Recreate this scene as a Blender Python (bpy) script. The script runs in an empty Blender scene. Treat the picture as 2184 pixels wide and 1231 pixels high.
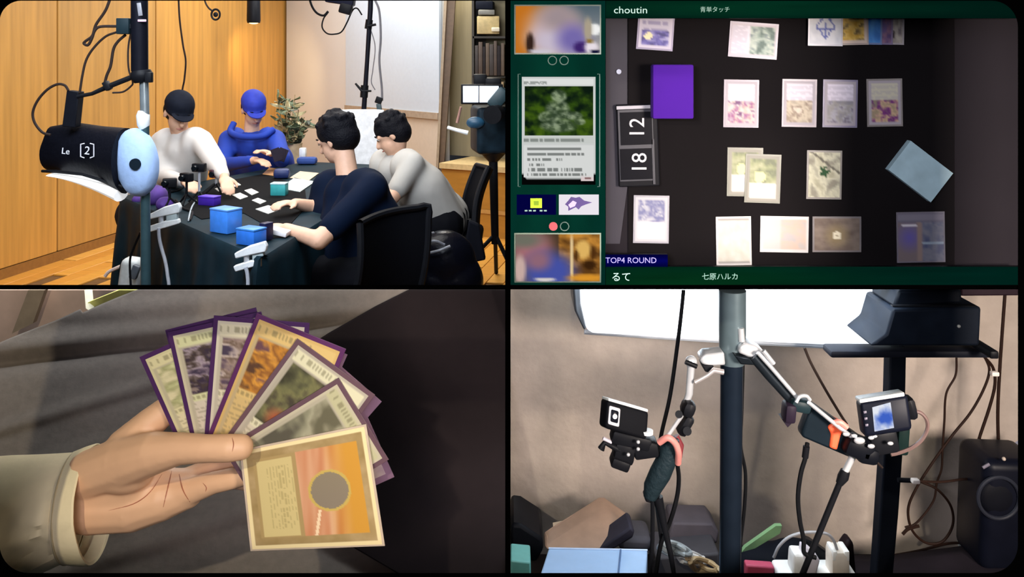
import bpy, bmesh, math, random
from mathutils import Vector, Matrix, noise

# ---------------------------------------------------------------- camera, world, lights, exposure
F, CX, HY, CH = 1900.0, 1092.0, 110.0, 1.55      # focal length, optical axis and eye height of the picture (2184 x 1231)
sc = bpy.context.scene
C = sc.collection
cam = bpy.data.cameras.new('camera'); camo = bpy.data.objects.new('camera', cam); C.objects.link(camo)
camo.location = (0, 0, CH); camo.rotation_euler = (math.pi/2, 0, 0)
cam.sensor_width = 36; cam.lens = F/2184*36; cam.shift_y = -(615.5-HY)/2184; cam.clip_start = 0.05
sc.camera = camo
w = bpy.data.worlds.new('world'); sc.world = w; w.use_nodes = True
w.node_tree.nodes['Background'].inputs[0].default_value = (0.55, 0.6, 0.7, 1)
w.node_tree.nodes['Background'].inputs[1].default_value = 0.03
sc.view_settings.view_transform = 'Standard'; sc.view_settings.look = 'None'
sc.view_settings.gamma = 1; sc.view_settings.use_curve_mapping = False
sc.view_settings.exposure = 0.0

def P(x, y, d): return Vector(((x-CX)/F*d, d, CH-(y-HY)/F*d))
def T(x, y, z): return P(x, y, (CH-z)*F/(y-HY))          # the point of a level plane at height z
def R(r, d): return r*d/F

def light(name, typ, loc, aim, power, color=(1, 1, 1), **k):
    l = bpy.data.lights.new(name, typ); l.energy = power; l.color = color
    for a, b in k.items(): setattr(l, a, b)
    o = bpy.data.objects.new(name, l); C.objects.link(o); o.location = loc
    o.rotation_euler = (Vector(aim)-Vector(loc)).to_track_quat('-Z', 'Y').to_euler()
    return o
# meeting room (upper left): ceiling light fields, warm downlight on the wood
light('ceiling_area_near', 'AREA', (-1.3, 5.2, 2.95), (-1.2, 5.5, 0), 112, (1, .97, .93), shape='RECTANGLE', size=2.0, size_y=2.0)
light('ceiling_area_far', 'AREA', (-1.5, 8.0, 2.95), (-1.5, 8.3, 0), 95, (.95, .97, 1), shape='RECTANGLE', size=2.0, size_y=1.6)
light('front_fill', 'AREA', (-1.2, 2.3, 2.6), (-1.7, 7.5, 1.1), 120, (.82, .9, 1), shape='RECTANGLE', size=2.0, size_y=1.0)  # unseen cool fill from the room's front, no window known there
light('alcove_fill', 'AREA', (-.5, 7.72, 2.85), (-.48, 8.0, 0.8), 26, (1, .9, .7), shape='RECTANGLE', size=.5, size_y=.2)  # added lamp, brightens the otherwise dark alcove
# card table seen from above (upper right)
light('card_table_fill', 'AREA', (-.5, -.4, 1.75), (0.52, 1.6, 1.42), 2.9, (.95, .93, 1), shape='RECTANGLE', size=.5, size_y=.2, spread=math.radians(55))  # unseen lamp added beside the camera to light the cards
# hand with cards (lower left): one warm lamp from the upper left
light('hand_lamp_light', 'SPOT', (-.62, -.1, 2.02), (-.52, 1.6, .88), 54, (1, .9, .7), spot_size=math.radians(64), spot_blend=.15, shadow_soft_size=.02)
light('hand_fill_light', 'AREA', (-.2, -.2, 1.5), (-.5, 1.6, .9), 1.2, (.9, .86, 1), shape='RECTANGLE', size=.4, size_y=.3, spread=math.radians(60))
# camera rig bench (lower right)
light('rig_room_light', 'AREA', (1.25, -.4, 1.5), (.5, 1.9, .9), 12.5, (1, .87, .77), shape='RECTANGLE', size=.6, size_y=.4, spread=math.radians(60))

# ---------------------------------------------------------------- helpers
def srgb(c):
    if isinstance(c, str): c = tuple(int(c[i:i+2], 16)/255 for i in (0, 2, 4))
    return tuple(x/12.92 if x <= .04045 else ((x+.055)/1.055)**2.4 for x in c)
MATS = {}
def mat(name, col, rough=.6, metal=0., var=.12, scale=30., bump=0., emit=0., stretch=None, coat=0., sheen=0.):
    if name in MATS: return MATS[name]
    m = bpy.data.materials.new(name); m.use_nodes = True; nt = m.node_tree; b = nt.nodes['Principled BSDF']
    c = srgb(col); b.inputs['Roughness'].default_value = rough; b.inputs['Metallic'].default_value = metal
    b.inputs['Coat Weight'].default_value = coat; b.inputs['Sheen Weight'].default_value = sheen
    if max(c) < .035: b.inputs['Specular IOR Level'].default_value = .1
    tc = nt.nodes.new('ShaderNodeTexCoord'); mp = nt.nodes.new('ShaderNodeMapping')
    if stretch: mp.inputs['Scale'].default_value = stretch
    n = nt.nodes.new('ShaderNodeTexNoise'); n.inputs['Scale'].default_value = scale; n.inputs['Detail'].default_value = 5
    nt.links.new(tc.outputs['Object'], mp.inputs[0]); nt.links.new(mp.outputs[0], n.inputs['Vector'])
    r = nt.nodes.new('ShaderNodeValToRGB'); nt.links.new(n.outputs['Fac'], r.inputs[0])
    r.color_ramp.elements[0].position = .3; r.color_ramp.elements[1].position = .7
    r.color_ramp.elements[0].color = tuple(x*(1-var) for x in c)+(1,)
    r.color_ramp.elements[1].color = tuple(min(1, x*(1+var)) for x in c)+(1,)
    nt.links.new(r.outputs[0], b.inputs['Base Color'])
    if bump:
        bp = nt.nodes.new('ShaderNodeBump'); bp.inputs['Strength'].default_value = bump; bp.inputs['Distance'].default_value = .01
        nt.links.new(n.outputs['Fac'], bp.inputs['Height']); nt.links.new(bp.outputs[0], b.inputs['Normal'])
    if emit:
        b.inputs['Emission Color'].default_value = c+(1,); b.inputs['Emission Strength'].default_value = emit
    MATS[name] = m; return m
def attr_mat(name, emissive, rough=.45, k=1.0):
    if name in MATS: return MATS[name]
    m = bpy.data.materials.new(name); m.use_nodes = True; nt = m.node_tree; b = nt.nodes['Principled BSDF']
    a = nt.nodes.new('ShaderNodeAttribute'); a.attribute_name = 'Col'
    b.inputs['Roughness'].default_value = rough; b.inputs['Specular IOR Level'].default_value = .2
    if emissive:
        b.inputs['Base Color'].default_value = (0, 0, 0, 1); b.inputs['Specular IOR Level'].default_value = 0
        nt.links.new(a.outputs['Color'], b.inputs['Emission Color']); b.inputs['Emission Strength'].default_value = k
    else: nt.links.new(a.outputs['Color'], b.inputs['Base Color'])
    MATS[name] = m; return m
PRINT = attr_mat('printed_card', False); SCREEN = attr_mat('lit_screen', True)
BLACK = mat('black_plastic', '141519', .45); DARKMETAL = mat('dark_metal', '1a2026', .35, .6)
CHROME = mat('chrome', 'd4d6da', .28, .45); WHITEP = mat('white_plastic', 'e2e6e8', .4)
RUBBER = mat('cable_rubber', '2a211e', .6); RUBBERB = mat('cable_black', '121316', .55)

class MB:
    def __init__(s): s.b = bmesh.new()
    def box(s, c, size, rot=None):
        M = Matrix.Translation(c) @ (rot.to_4x4() if rot else Matrix.Identity(4)) @ Matrix.Diagonal((*size, 1))
        bmesh.ops.create_cube(s.b, size=1, matrix=M); return s
    def bbox(s, c, size, rot=None, bev=.004, seg=2):                 # bevelled box
        t = bmesh.new(); bmesh.ops.create_cube(t, size=1, matrix=Matrix.Diagonal((*size, 1)))
        bmesh.ops.bevel(t, geom=t.edges[:], offset=bev, segments=seg, affect='EDGES', profile=.5)
        bmesh.ops.transform(t, matrix=Matrix.Translation(c) @ (rot.to_4x4() if rot else Matrix.Identity(4)), verts=t.verts)
        s.join(t); return s
    def join(s, t):
        me = bpy.data.meshes.new('tmp'); t.to_mesh(me); t.free(); s.b.from_mesh(me); bpy.data.meshes.remove(me)
    def ball(s, c, r, sc_=(1, 1, 1), rot=None, u=16, v=10):
        M = Matrix.Translation(c) @ (rot.to_4x4() if rot else Matrix.Identity(4)) @ Matrix.Diagonal((r*sc_[0], r*sc_[1], r*sc_[2], 1))
        bmesh.ops.create_uvsphere(s.b, u_segments=u, v_segments=v, radius=1, matrix=M); return s
    def loft(s, rings, cap=True, closed=True):
        vs = [[s.b.verts.new(p) for p in r] for r in rings]; n = len(vs[0])
        for a, b in zip(vs, vs[1:]):
            for i in range(n if closed else n-1):
                s.b.faces.new((a[i], a[(i+1) % n], b[(i+1) % n], b[i]))
        if cap and closed:
            s.b.faces.new(vs[0][::-1]); s.b.faces.new(vs[-1])
        return s
    def tube(s, pts, r, seg=8, cap=True):
        pts = [Vector(p) for p in pts]; n = len(pts)
        rs = r if isinstance(r, (list, tuple)) else [r]*n
        t0 = (pts[1]-pts[0]).normalized(); nrm = t0.orthogonal().normalized(); rings = []
        for i, p in enumerate(pts):
            t = (pts[min(i+1, n-1)]-pts[max(i-1, 0)]).normalized()
            nrm = (nrm-t*nrm.dot(t)).normalized(); bi = t.cross(nrm)
            rings.append([p+(nrm*math.cos(a)+bi*math.sin(a))*rs[i] for a in (2*math.pi*k/seg for k in range(seg))])
        return s.loft(rings, cap)
    def cap_(s, a, b, ra, rb, seg=12):                               # tapered capsule
        s.tube([a, b], [ra, rb], seg); s.ball(a, ra, u=seg, v=8); s.ball(b, rb, u=seg, v=8); return s
    def chain(s, pts):
        for (a, ra), (b, rb) in zip(pts, pts[1:]): s.cap_(Vector(a), Vector(b), ra, rb)
        return s
    def slab(s, pts, th, dirn=Vector((0, 1, 0))):                    # a polygon given thickness along dirn
        pts = [Vector(p) for p in pts]; a = [s.b.verts.new(p) for p in pts]; b = [s.b.verts.new(p+dirn*th) for p in pts]; n = len(a)
        s.b.faces.new(a); s.b.faces.new(b[::-1])
        for i in range(n): s.b.faces.new((a[i], b[i], b[(i+1) % n], a[(i+1) % n]))
        return s
    def cyl(s, a, b, r, seg=20): return s.tube([a, b], r, seg)
    def obj(s, name, m, parent=None, smooth=True, bevel=0, **props):
        bmesh.ops.recalc_face_normals(s.b, faces=s.b.faces)
        me = bpy.data.meshes.new(name); s.b.to_mesh(me); s.b.free()
        if m: me.materials.append(m)
        if smooth:
            me.shade_smooth() if hasattr(me, 'shade_smooth') else None
            try: me.set_sharp_from_angle(angle=math.radians(38))
            except Exception: pass
        o = bpy.data.objects.new(name, me); C.objects.link(o)
        if parent: o.parent = parent
        for k, v in props.items(): o[k] = v
        if bevel:
            md = o.modifiers.new('bevel', 'BEVEL'); md.width = bevel; md.segments = 2
        return o
def tag(o, label=None, cat=None, group=None, kind=None):
    if label: o['label'] = label
    if cat: o['category'] = cat
    if group: o['group'] = group
    if kind: o['kind'] = kind
    return o
def empty(name, loc, label, cat, group=None):
    o = bpy.data.objects.new(name, None); C.objects.link(o); o.empty_display_size = .05
    return tag(o, label, cat, group)
def structure(o): o['kind'] = 'structure'; return o
def blob(mb, name, m, voxel, parent=None, smooth=4, **props):
    """one continuous surface out of overlapping tapered limbs"""
    bmesh.ops.recalc_face_normals(mb.b, faces=mb.b.faces)
    me = bpy.data.meshes.new('tmp'); mb.b.to_mesh(me); mb.b.free()
    o = bpy.data.objects.new('tmp', me); C.objects.link(o)
    md = o.modifiers.new('r', 'REMESH'); md.mode = 'VOXEL'; md.voxel_size = voxel
    s = o.modifiers.new('s', 'SMOOTH'); s.iterations = smooth; s.factor = .5
    dg = bpy.context.evaluated_depsgraph_get()
    me2 = bpy.data.meshes.new_from_object(o.evaluated_get(dg)); me2.name = name
    bpy.data.objects.remove(o); bpy.data.meshes.remove(me)
    me2.materials.clear(); me2.materials.append(m); me2.shade_smooth()
    o = bpy.data.objects.new(name, me2); C.objects.link(o)
    if parent: o.parent = parent
    for k, v in props.items(): o[k] = v
    return o
def spline(pts, n=8):
    pts = [Vector(p) for p in pts]; q = [pts[0]*2-pts[1]]+pts+[pts[-1]*2-pts[-2]]; out = []
    for i in range(1, len(q)-2):
        p0, p1, p2, p3 = q[i-1:i+3]
        for k in range(n):
            t = k/n
            out.append(.5*((2*p1)+(p2-p0)*t+(2*p0-5*p1+4*p2-p3)*t*t+(3*p1-p0-3*p2+p3)*t**3))
    out.append(pts[-1]); return out
def cable(px, d, r, label, m=RUBBER, name='cable', parent=None, group=None, cat='cable', n=8):
    """px: (x, y) or (x, y, depth) points, r in metres"""
    pts = [P(p[0], p[1], p[2] if len(p) > 2 else d) for p in px]
    o = MB().tube(spline(pts, n), r, 7).obj(name, m, parent)
    if not parent: tag(o, label, cat, group)
    elif label: o['label'] = label
    return o
def lerp(a, b, t): return tuple(x+(y-x)*t for x, y in zip(a, b))
def hx(c): return tuple(int(c[i:i+2], 16)/255 for i in (0, 2, 4))
def picture(name, corners, fn, parent=None, m=PRINT, nx=20, ny=28, th=.0008, out=Vector((0, -1, 0))):
    """flat printed or lit picture: corners tl, tr, br, bl; fn(u, v) gives its colour"""
    tl, tr, br, bl = [Vector(c) for c in corners]; b = bmesh.new(); lay = b.verts.layers.float_color.new('Col'); g = []
    for j in range(ny+1):
        row = []
        for i in range(nx+1):
            u, v = i/nx, j/ny
            vv = b.verts.new(tl*(1-u)*(1-v)+tr*u*(1-v)+br*u*v+bl*(1-u)*v+out*th)
            c = fn(u, v); c = hx(c) if isinstance(c, str) else c
            c = srgb(tuple(min(1, max(0, x)) for x in c)); vv[lay] = (*c, 1); row.append(vv)
        g.append(row)
    for j in range(ny):
        for i in range(nx): b.faces.new((g[j][i], g[j+1][i], g[j+1][i+1], g[j][i+1]))
    rim = [g[0][i] for i in range(nx+1)]+[g[j][nx] for j in range(1, ny+1)]+[g[ny][i] for i in range(nx-1, -1, -1)]+[g[j][0] for j in range(ny-1, 0, -1)]
    low = []
    for v in rim:
        q = b.verts.new(v.co-out*th); q[lay] = v[lay]; low.append(q)
    for i in range(len(rim)):
        k = (i+1) % len(rim); b.faces.new((rim[i], rim[k], low[k], low[i]))
    me = bpy.data.meshes.new(name); b.to_mesh(me); b.free(); me.materials.append(m)
    o = bpy.data.objects.new(name, me); C.objects.link(o)
    if parent: o.parent = parent
    return o
def quadpx(x0, y0, x1, y1, d): return [P(x0, y0, d), P(x1, y0, d), P(x1, y1, d), P(x0, y1, d)]
def text(name, s, x, y, hpx, d, m, parent, ang=0., ext=.0004, basis=None, align='CENTER', sx=1.):
    cu = bpy.data.curves.new(name, 'FONT'); cu.body = s; cu.size = R(hpx, d)/.7; cu.align_x = align; cu.align_y = 'CENTER'
    cu.extrude = ext; cu.resolution_u = 3; cu.materials.append(m)
    o = bpy.data.objects.new(name, cu); C.objects.link(o)
    if basis: o.matrix_world = basis @ Matrix.Diagonal((sx, 1, 1, 1))
    else: o.matrix_world = Matrix.Translation(P(x, y, d)) @ Matrix.Rotation(math.radians(-ang), 4, Vector((0, -1, 0))).inverted() @ Matrix.Rotation(math.pi/2, 4, 'X') @ Matrix.Diagonal((sx, 1, 1, 1))
    bpy.context.view_layer.update()
    me = bpy.data.meshes.new_from_object(o.evaluated_get(bpy.context.evaluated_depsgraph_get())); me.name = name
    me.transform(o.matrix_world); bpy.data.objects.remove(o); bpy.data.curves.remove(cu)
    o = bpy.data.objects.new(name, me); C.objects.link(o)
    if parent: o.parent = parent
    return o
def fb(u, v, s, seed=0): return noise.fractal(Vector((u*s+seed*7.3, v*s-seed*3.1, seed*1.7)), 1.0, 2.0, 4)
def rotm(ax, deg): return Matrix.Rotation(math.radians(deg), 3, ax)
def frame_from(x, y):                                             # rotation whose columns are x, y, x cross y
    x = Vector(x).normalized(); z = x.cross(Vector(y)).normalized(); y = z.cross(x)
    return Matrix((x, y, z)).transposed()
random.seed(4)

# ---------------------------------------------------------------- the black cabinet of four compartments
CAB = mat('black_cabinet_board', '010101', 1, var=.02); CAB.node_tree.nodes['Principled BSDF'].inputs['Specular IOR Level'].default_value = 0
def rounded(x0, y0, x1, y1, rad, n=10):
    out = []
    for (cx, cy, r, a0) in ((x0+rad[0], y0+rad[0], rad[0], 180), (x1-rad[1], y0+rad[1], rad[1], 270), (x1-rad[2], y1-rad[2], rad[2], 0), (x0+rad[3], y1-rad[3], rad[3], 90)):
        for k in range(n+1):
            a = math.radians(a0+90*k/n); out.append((cx+r*math.cos(a), cy+r*math.sin(a)))
    return out
inner = rounded(-1, 1.5, 2171, 1222.5, (46, 56, 60, 62)); outer = []
for (x, y) in inner:
    outer.append((-260 if x < 1092 else 2440, -260 if y < 600 else 1480))
m_ = MB(); A0 = [P(x, y, 1.20) for x, y in outer]; A1 = [P(x, y, 1.20) for x, y in inner]; A2 = [P(x, y, 1.212) for x, y in inner]; A3 = [P(x, y, 1.26) for x, y in outer]
m_.loft([A0, A1, A2, A3, A0], cap=False)
bmesh.ops.remove_doubles(m_.b, verts=m_.b.verts, dist=1e-5)
structure(m_.obj('trim_1', CAB, smooth=False))
m_ = MB(); m_.slab([P(1077.5, -150, 1.2), P(1088, -150, 1.2), P(1088, 1400, 1.2), P(1077.5, 1400, 1.2)], .37); structure(m_.obj('trim_2', CAB, smooth=False))
m_ = MB(); d1 = Vector((0, 1, -502.5/F)); m_.slab([P(-200, 607.8, 1.201), P(2400, 607.8, 1.201), P(2400, 617.4, 1.201), P(-200, 617.4, 1.201)], .37, d1); structure(m_.obj('trim_3', CAB, smooth=False))
# ================================================================ UPPER LEFT: meeting room
WOOD = mat('wall_veneer', 'ba8a44', .5, var=.16, scale=3, stretch=(7, 7, .35), bump=.04)
WOODB = mat('wall_veneer_warm', 'c18d42', .5, var=.16, scale=3, stretch=(7, 7, .35), bump=.04)
FLOORM = mat('floor_boards', 'd5993f', .38, var=.1, scale=4, stretch=(1, 6, 1), bump=.03)
SKIN = mat('skin_tone', 'dcae92', .55, var=.05, scale=40)
def wallx(Y): return -3.469+.206*(Y-6.035)
# floor of boards
fl = structure(MB().slab([(-3.9, 3.3, -.03), (1.2, 3.3, -.03), (1.2, 10.6, -.03), (-3.9, 10.6, -.03)], .02, Vector((0, 0, 1))).obj('floor', mat('floor_base', '6b4a20', .8), smooth=False))
fm = [mat('floor_board_%d' % k, c, .38, var=.1, scale=4, stretch=(1, 6, 1), bump=.03) for k, c in enumerate(('d5993f', 'cf9039', 'dda24a', 'c98a36'))]
dv = Vector((.206, 1, 0)).normalized(); nv = Vector((1, -.206, 0)).normalized(); org = Vector((wallx(6.035), 6.035, 0))
protoboards = []
for k in range(4):
    m_ = MB(); m_.bbox((0, 0, 0), (.116, 1.18, .012), bev=.002, seg=1); o = m_.obj('floor_board', fm[k]); protoboards.append(o)
first = [True]*4
for i in range(0, 40):
    for j in range(-3, 5):
        c = org+nv*(.06+i*.12)+dv*(j*1.2+(i % 3)*.4); c.z = -.004
        if not (3.6 < c.y < 10.4 and c.x < .55): continue
        vis = c.y > 5.6 and (c.x < -1.9 or c.x > -.9)
        if not vis: continue
        k = random.randrange(4)
        o = protoboards[k] if first[k] else protoboards[k].copy()
        if not first[k]: C.objects.link(o)
        first[k] = False; o.parent = fl; o.location = c; o.rotation_euler = (0, 0, -math.atan2(.206, 1))
# left wall: veneer panels with recessed joints
wl = structure(MB().slab([(wallx(5.2)-.03, 5.2, 0), (wallx(10.35)-.03, 10.35, 0), (wallx(10.35)-.03, 10.35, 2.95), (wallx(5.2)-.03, 5.2, 2.95)], .08, -nv).obj('wall_left', mat('joint_dark', '5a3a18', .8), smooth=False))
edges = [5.25, 6.58, 7.78, 10.3]
for k, (a, b) in enumerate(zip(edges, edges[1:])):
    m_ = MB(); a += .008; b -= .008
    m_.slab([(wallx(a), a, .075), (wallx(b), b, .075), (wallx(b), b, 2.94), (wallx(a), a, 2.94)], .03, -nv)
    m_.obj('wall_panel', WOOD if k % 2 else WOODB, wl, smooth=False, bevel=.003)
m_ = MB(); m_.slab([(wallx(5.25)+.006, 5.25, .0), (wallx(10.3)+.006, 10.3, .0), (wallx(10.3)+.006, 10.3, .07), (wallx(5.25)+.006, 5.25, .07)], .02, -nv); structure(m_.obj('baseboard_left', mat('baseboard_brown', '8a5f2c', .5), smooth=False))
# white wall at the back
WW = mat('white_wall_paint', 'cfd0cf', .6, var=.02, scale=3); a, b = P(611, 0, 10.2), P(944, 0, 8.0)
def band(a, b, z0, z1, th, name, m, st=True, off=0.):
    n = Vector((b.y-a.y, -(b.x-a.x), 0)).normalized(); n = -n if n.y < 0 else n
    A, B = a-n*off, b-n*off
    o = MB().slab([(A.x, A.y, z0), (B.x, B.y, z0), (B.x, B.y, z1), (A.x, A.y, z1)], th, n).obj(name, m, smooth=False)
    return structure(o) if st else o
wb = band(a, b, 0, 2.95, .08, 'wall_back', WW)
m = MB(); c1 = a.lerp(b, .5)
def subband(p, a, b, t0, t1, z0, z1, off, name, m, th=.03):
    A, B = a.lerp(b, t0), a.lerp(b, t1); o = band(A, B, z0, z1, th, name, m, False, off); o.parent = p; return o
subband(wb, a, b, .46, 1.0, 1.0, 2.9, .04, 'sliding_panel', mat('panel_cool_white', 'bcc9d6', .5, var=.02))
subband(wb, a, b, .46, 1.0, .94, 1.0, .055, 'rail', mat('rail_taupe', 'a0917f', .6), .05)
subband(wb, a, b, .46, 1.0, .0, .94, .03, 'lower_panel', mat('lower_beige', 'cbbfae', .6, var=.03), .03)
subband(wb, a, b, .0, .46, .02, .1, .012, 'skirting', mat('rail_taupe', 'a0917f', .6), .02)
# brown door post
m_ = MB(); m_.slab([P(953, -60, 7.85), P(975, -60, 7.85), P(939, 470, 7.85), P(924, 470, 7.85)], .1); structure(m_.obj('trim_4', mat('post_brown', '6d5640', .5), smooth=False))
m_ = MB(); m_.slab([P(950, -60, 7.8), P(956, -60, 7.8), P(929, 470, 7.8), P(924, 470, 7.8)], .05); structure(m_.obj('trim_5', mat('post_light', 'a8957c', .5), smooth=False))
# right wall: dark alcove with shelf, ochre panels below
ra, rb = P(942, 0, 7.63), P(1130, 0, 7.24)
wr = band(ra, rb, 0, .56, .08, 'wall_right', mat('ochre_panel', 'a9782c', .5, var=.12, scale=4, stretch=(1, 1, 6)))
wr2 = band(ra+(ra-rb)*.45, rb, .60, 2.95, .08, 'wall_alcove', mat('alcove_olive', '8f8468', .6, var=.15, scale=3, stretch=(8, 8, .5)), True, -.5)
subband(wr, ra, rb, 0, 1, .555, .60, .04, 'rail', mat('rail_cream', 'c7ae7c', .5), .6)
subband(wr, ra, rb, 0, 1, .20, .23, .012, 'rail', mat('rail_tan', 'b88c4c', .5), .02)
ce = structure(MB().slab([(-4.2, 2.4, 3.0), (.9, 2.4, 3.0), (.9, 10.6, 3.0), (-4.2, 10.6, 3.0)], .06, Vector((0, 0, 1))).obj('ceiling', mat('ceiling_white', 'd8d4cc', .8), smooth=False))
# tall shelving in the alcove
SH = mat('shelf_dark', '39342c', .6); D = 7.75
sh = empty('shelving_unit', None, 'tall dark shelving unit with boxes and files behind the post', 'shelving')
m_ = MB()
for x in (1010, 1085): m_.box(P(x, 40, D+.12)*1, (.02, .26, 1.9))
m_.obj('side_panel', SH, sh, smooth=False)
for y in (-12, 80, 163, 222, 300): MB().box(P(1047, y, D+.12), (.31, .26, .018)).obj('shelf', SH, sh, smooth=False)
m_ = MB(); m_.box(P(1047, 60, D+.26), (.34, .02, 1.95)); m_.obj('back_panel', SH, sh, smooth=False)
tag(MB().bbox(P(1040, 54, D+.05), (.19, .18, .155), rotm('Z', 6), .006).obj('storage_box', mat('box_cream', 'cdb884', .6), ), 'cream cardboard box on the top shelf in the alcove', 'box')
tag(MB().bbox(P(1057, 63, D-.065), (.07, .03, .035), None, .006).obj('paper_tag', mat('tag_white', 'e8e0c8', .6)), 'small white packet in front of the cream shelf box', 'packet')
tag(MB().bbox(P(1035, 12, D+.05), (.15, .18, .07), rotm('Z', -4), .008).obj('camera_bag', mat('bag_navy', '1b1f2b', .7)), 'dark flat case lying above the cream shelf box', 'case')
tag(MB().bbox(P(1037, 27, D+.04), (.14, .17, .045), rotm('Z', 4), .008).obj('file_box', mat('box_grey', '8c8c86', .7)), 'grey flat carton under the dark case on shelf', 'carton')
bx = 1014
for k in range(8):
    wd = (.028, .034, .024, .03, .036, .026, .032, .028)[k]; hh = (.26, .29, .25, .28, .27, .3, .26, .28)[k]
    c = P(bx, 163, D+.02); c.x += wd/2; c.z += hh/2+.009; bx += wd/D*F+.5
    if bx > 1080: break
    tag(MB().bbox(c, (wd, .17, hh), None, .003).obj('binder', mat('binder_%d' % (k % 4), ('3b3330', '514238', '2e2a2c', '5a4a3c')[k % 4], .6)), 'dark upright binder on the second alcove shelf', 'binder', 'dark binders in a row on the second alcove shelf')
for k, x in enumerate((1019, 1032, 1044, 1058, 1069)):
    c = P(x, 163, D+.02); c.z -= .14
    tag(MB().bbox(c, (.045, .17, .19), None, .004).obj('folder', mat('folder_tan%d' % (k % 2), ('a28a66', '8d7655')[k % 2], .6)), 'tan upright folder on the third alcove shelf', 'folder', 'tan folders on the third alcove shelf')
# track light, hanging cable and microphone ring
tk = empty('track_spotlight', None, 'black cylinder spotlight hanging over the man in blue', 'spotlight')
m_ = MB(); m_.tube([P(541, -90, 8.6), P(541, -10, 8.6)], .012); m_.obj('stem', BLACK, tk)
m_ = MB(); m_.tube([P(541, -14, 8.6), P(541, -8, 8.6), P(541, 44, 8.6), P(541, 49, 8.6)], [.04, .062, .066, .06], 18); m_.obj('lamp_housing', BLACK, tk)
m_ = MB(); m_.ball(P(541, 47, 8.6), .05, (1, 1, .4)); m_.obj('lens', mat('lamp_lens', 'ffd9a0', .3, emit=4), tk)
light('spot_glow', 'SPOT', P(541, 56, 8.6), P(566, 150, 9.55), 42, (1, .72, .38), spot_size=math.radians(75), spot_blend=.8, shadow_soft_size=.05)
rg = empty('hanging_clip', None, 'small grey ring clip on a thin cable near the ceiling', 'clip')
pts = [P(460+9*math.cos(t), 31+11*math.sin(t), 6.0) for t in [2*math.pi*k/20 for k in range(20)]]
m_ = MB(); m_.tube(spline(pts+[pts[0]], 2), .007, 6, False); m_.obj('ring', BLACK, rg)
m_ = MB(); m_.ball(P(460, 31, 6.0), .017, (1, .4, 1)); m_.obj('center_knob', BLACK, rg)
m_ = MB(); m_.tube(spline([P(432, -20, 6), P(438, 5, 6), P(446, 18, 6), P(455, 24, 6)]), .006); m_.obj('cord', RUBBER, rg)
cable([(380, -20), (383, 40), (390, 95), (396, 130), (393, 170), (388, 203), (386, 300)], 6.6, .007, 'long brown cable hanging down behind the man in the dark cap')

# foreground light stand with softbox
D = 3.7
st = empty('light_stand', None, 'light stand in front with black upper tube and steel lower pole', 'stand')
MB().tube([P(297, -60, D), P(298, 152, D)], R(17.5, D), 20).obj('upper_tube', mat('tube_black', '14151d', .35, .3), st)
MB().tube([P(301, 150, D), P(302, 158, D), P(302, 168, D), P(303, 176, D)], [R(19, D), R(23, D), R(22, D), R(15, D)], 18).obj('collar', BLACK, st)
MB().bbox(P(318, 165, D-.03), (R(14, D), R(14, D), R(22, D)), None, .004).obj('clamp_knob', BLACK, st)
MB().tube([P(307, 172, D), P(309, 250, D)], R(9.5, D), 18).obj('middle_tube', mat('steel_blue', 'b9c6cc', .22, .75), st)
MB().tube([P(305, 236, D), P(305, 246, D), P(306, 266, D), P(308, 275, D)], [R(10, D), R(14, D), R(13, D), R(9, D)], 18).obj('collar', WHITEP, st, label='pale grey locking collar')
MB().tube([P(309, 268, D), P(310, 430, D), P(312, 905, D)], [R(9, D), R(10, D), R(11, D)], 18).obj('lower_tube', mat('steel_teal', '3f5a62', .3, .5), st)
MB().bbox(P(298, 20, D-R(18, D)), (R(9, D), .006, R(28, D)), rotm('Y', -8), .002).obj('sticker', mat('sticker_grey', '7c7c82', .4), st)
MB().bbox(P(303, 44, D-R(19, D)), (R(18, D), .006, R(5, D)), None, .002).obj('tape', mat('tape_pink', 'c8a3b4', .4), st)
for q in (0, 120, 240):
    MB().tube([Vector((P(312, 0, D).x, D, .35)), Vector((P(312, 0, D).x+.42*math.cos(math.radians(q+50)), D+.42*math.sin(math.radians(q+50)), .012))], .011, 8).obj('leg', DARKMETAL, st)
bxo = empty('junction_box', None, 'small black power box clamped to the left of the stand tube', 'power box')
MB().bbox(P(266, 56, D), (R(27, D), .05, R(34, D)), None, .004).obj('body', mat('box_teal_black', '16242a', .5), bxo)
MB().box(P(282, 56, D), (R(14, D), .03, R(10, D))).obj('clamp', BLACK, bxo)
cable([(240, -20), (226, 20), (205, 52), (197, 76), (182, 88), (179, 93), (188, 96), (196, 82), (202, 66), (214, 57), (250, 56)], D, .006, 'brown cable looping from above into the small power box', n=6)
cable([(250, 68), (225, 78), (200, 102), (184, 128), (176, 160), (170, 198)], D, .005, 'brown cable from the power box down to the softbox bracket')
cable([(268, 74), (252, 88), (242, 105), (236, 140), (228, 160), (224, 175)], D, .006, 'short brown cable below the power box ending at the crossbar')
cable([(282, 60), (275, 90), (273, 120), (275, 150), (283, 175), (278, 185), (262, 196), (240, 198)], D, .004, 'thin brown cable curling behind the stand tube')
cable([(146, 193), (138, 182), (122, 180), (100, 192), (80, 215), (70, 240), (74, 262), (90, 282), (108, 288)], D, .0055, 'wide dark cable loop left of the softbox bracket')
# softbox
sb = empty('softbox', None, 'black softbox with pale blue round end cap on the front stand', 'softbox')
SB = mat('softbox_fabric', '0b0c14', .55, bump=.2, scale=60)
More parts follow.
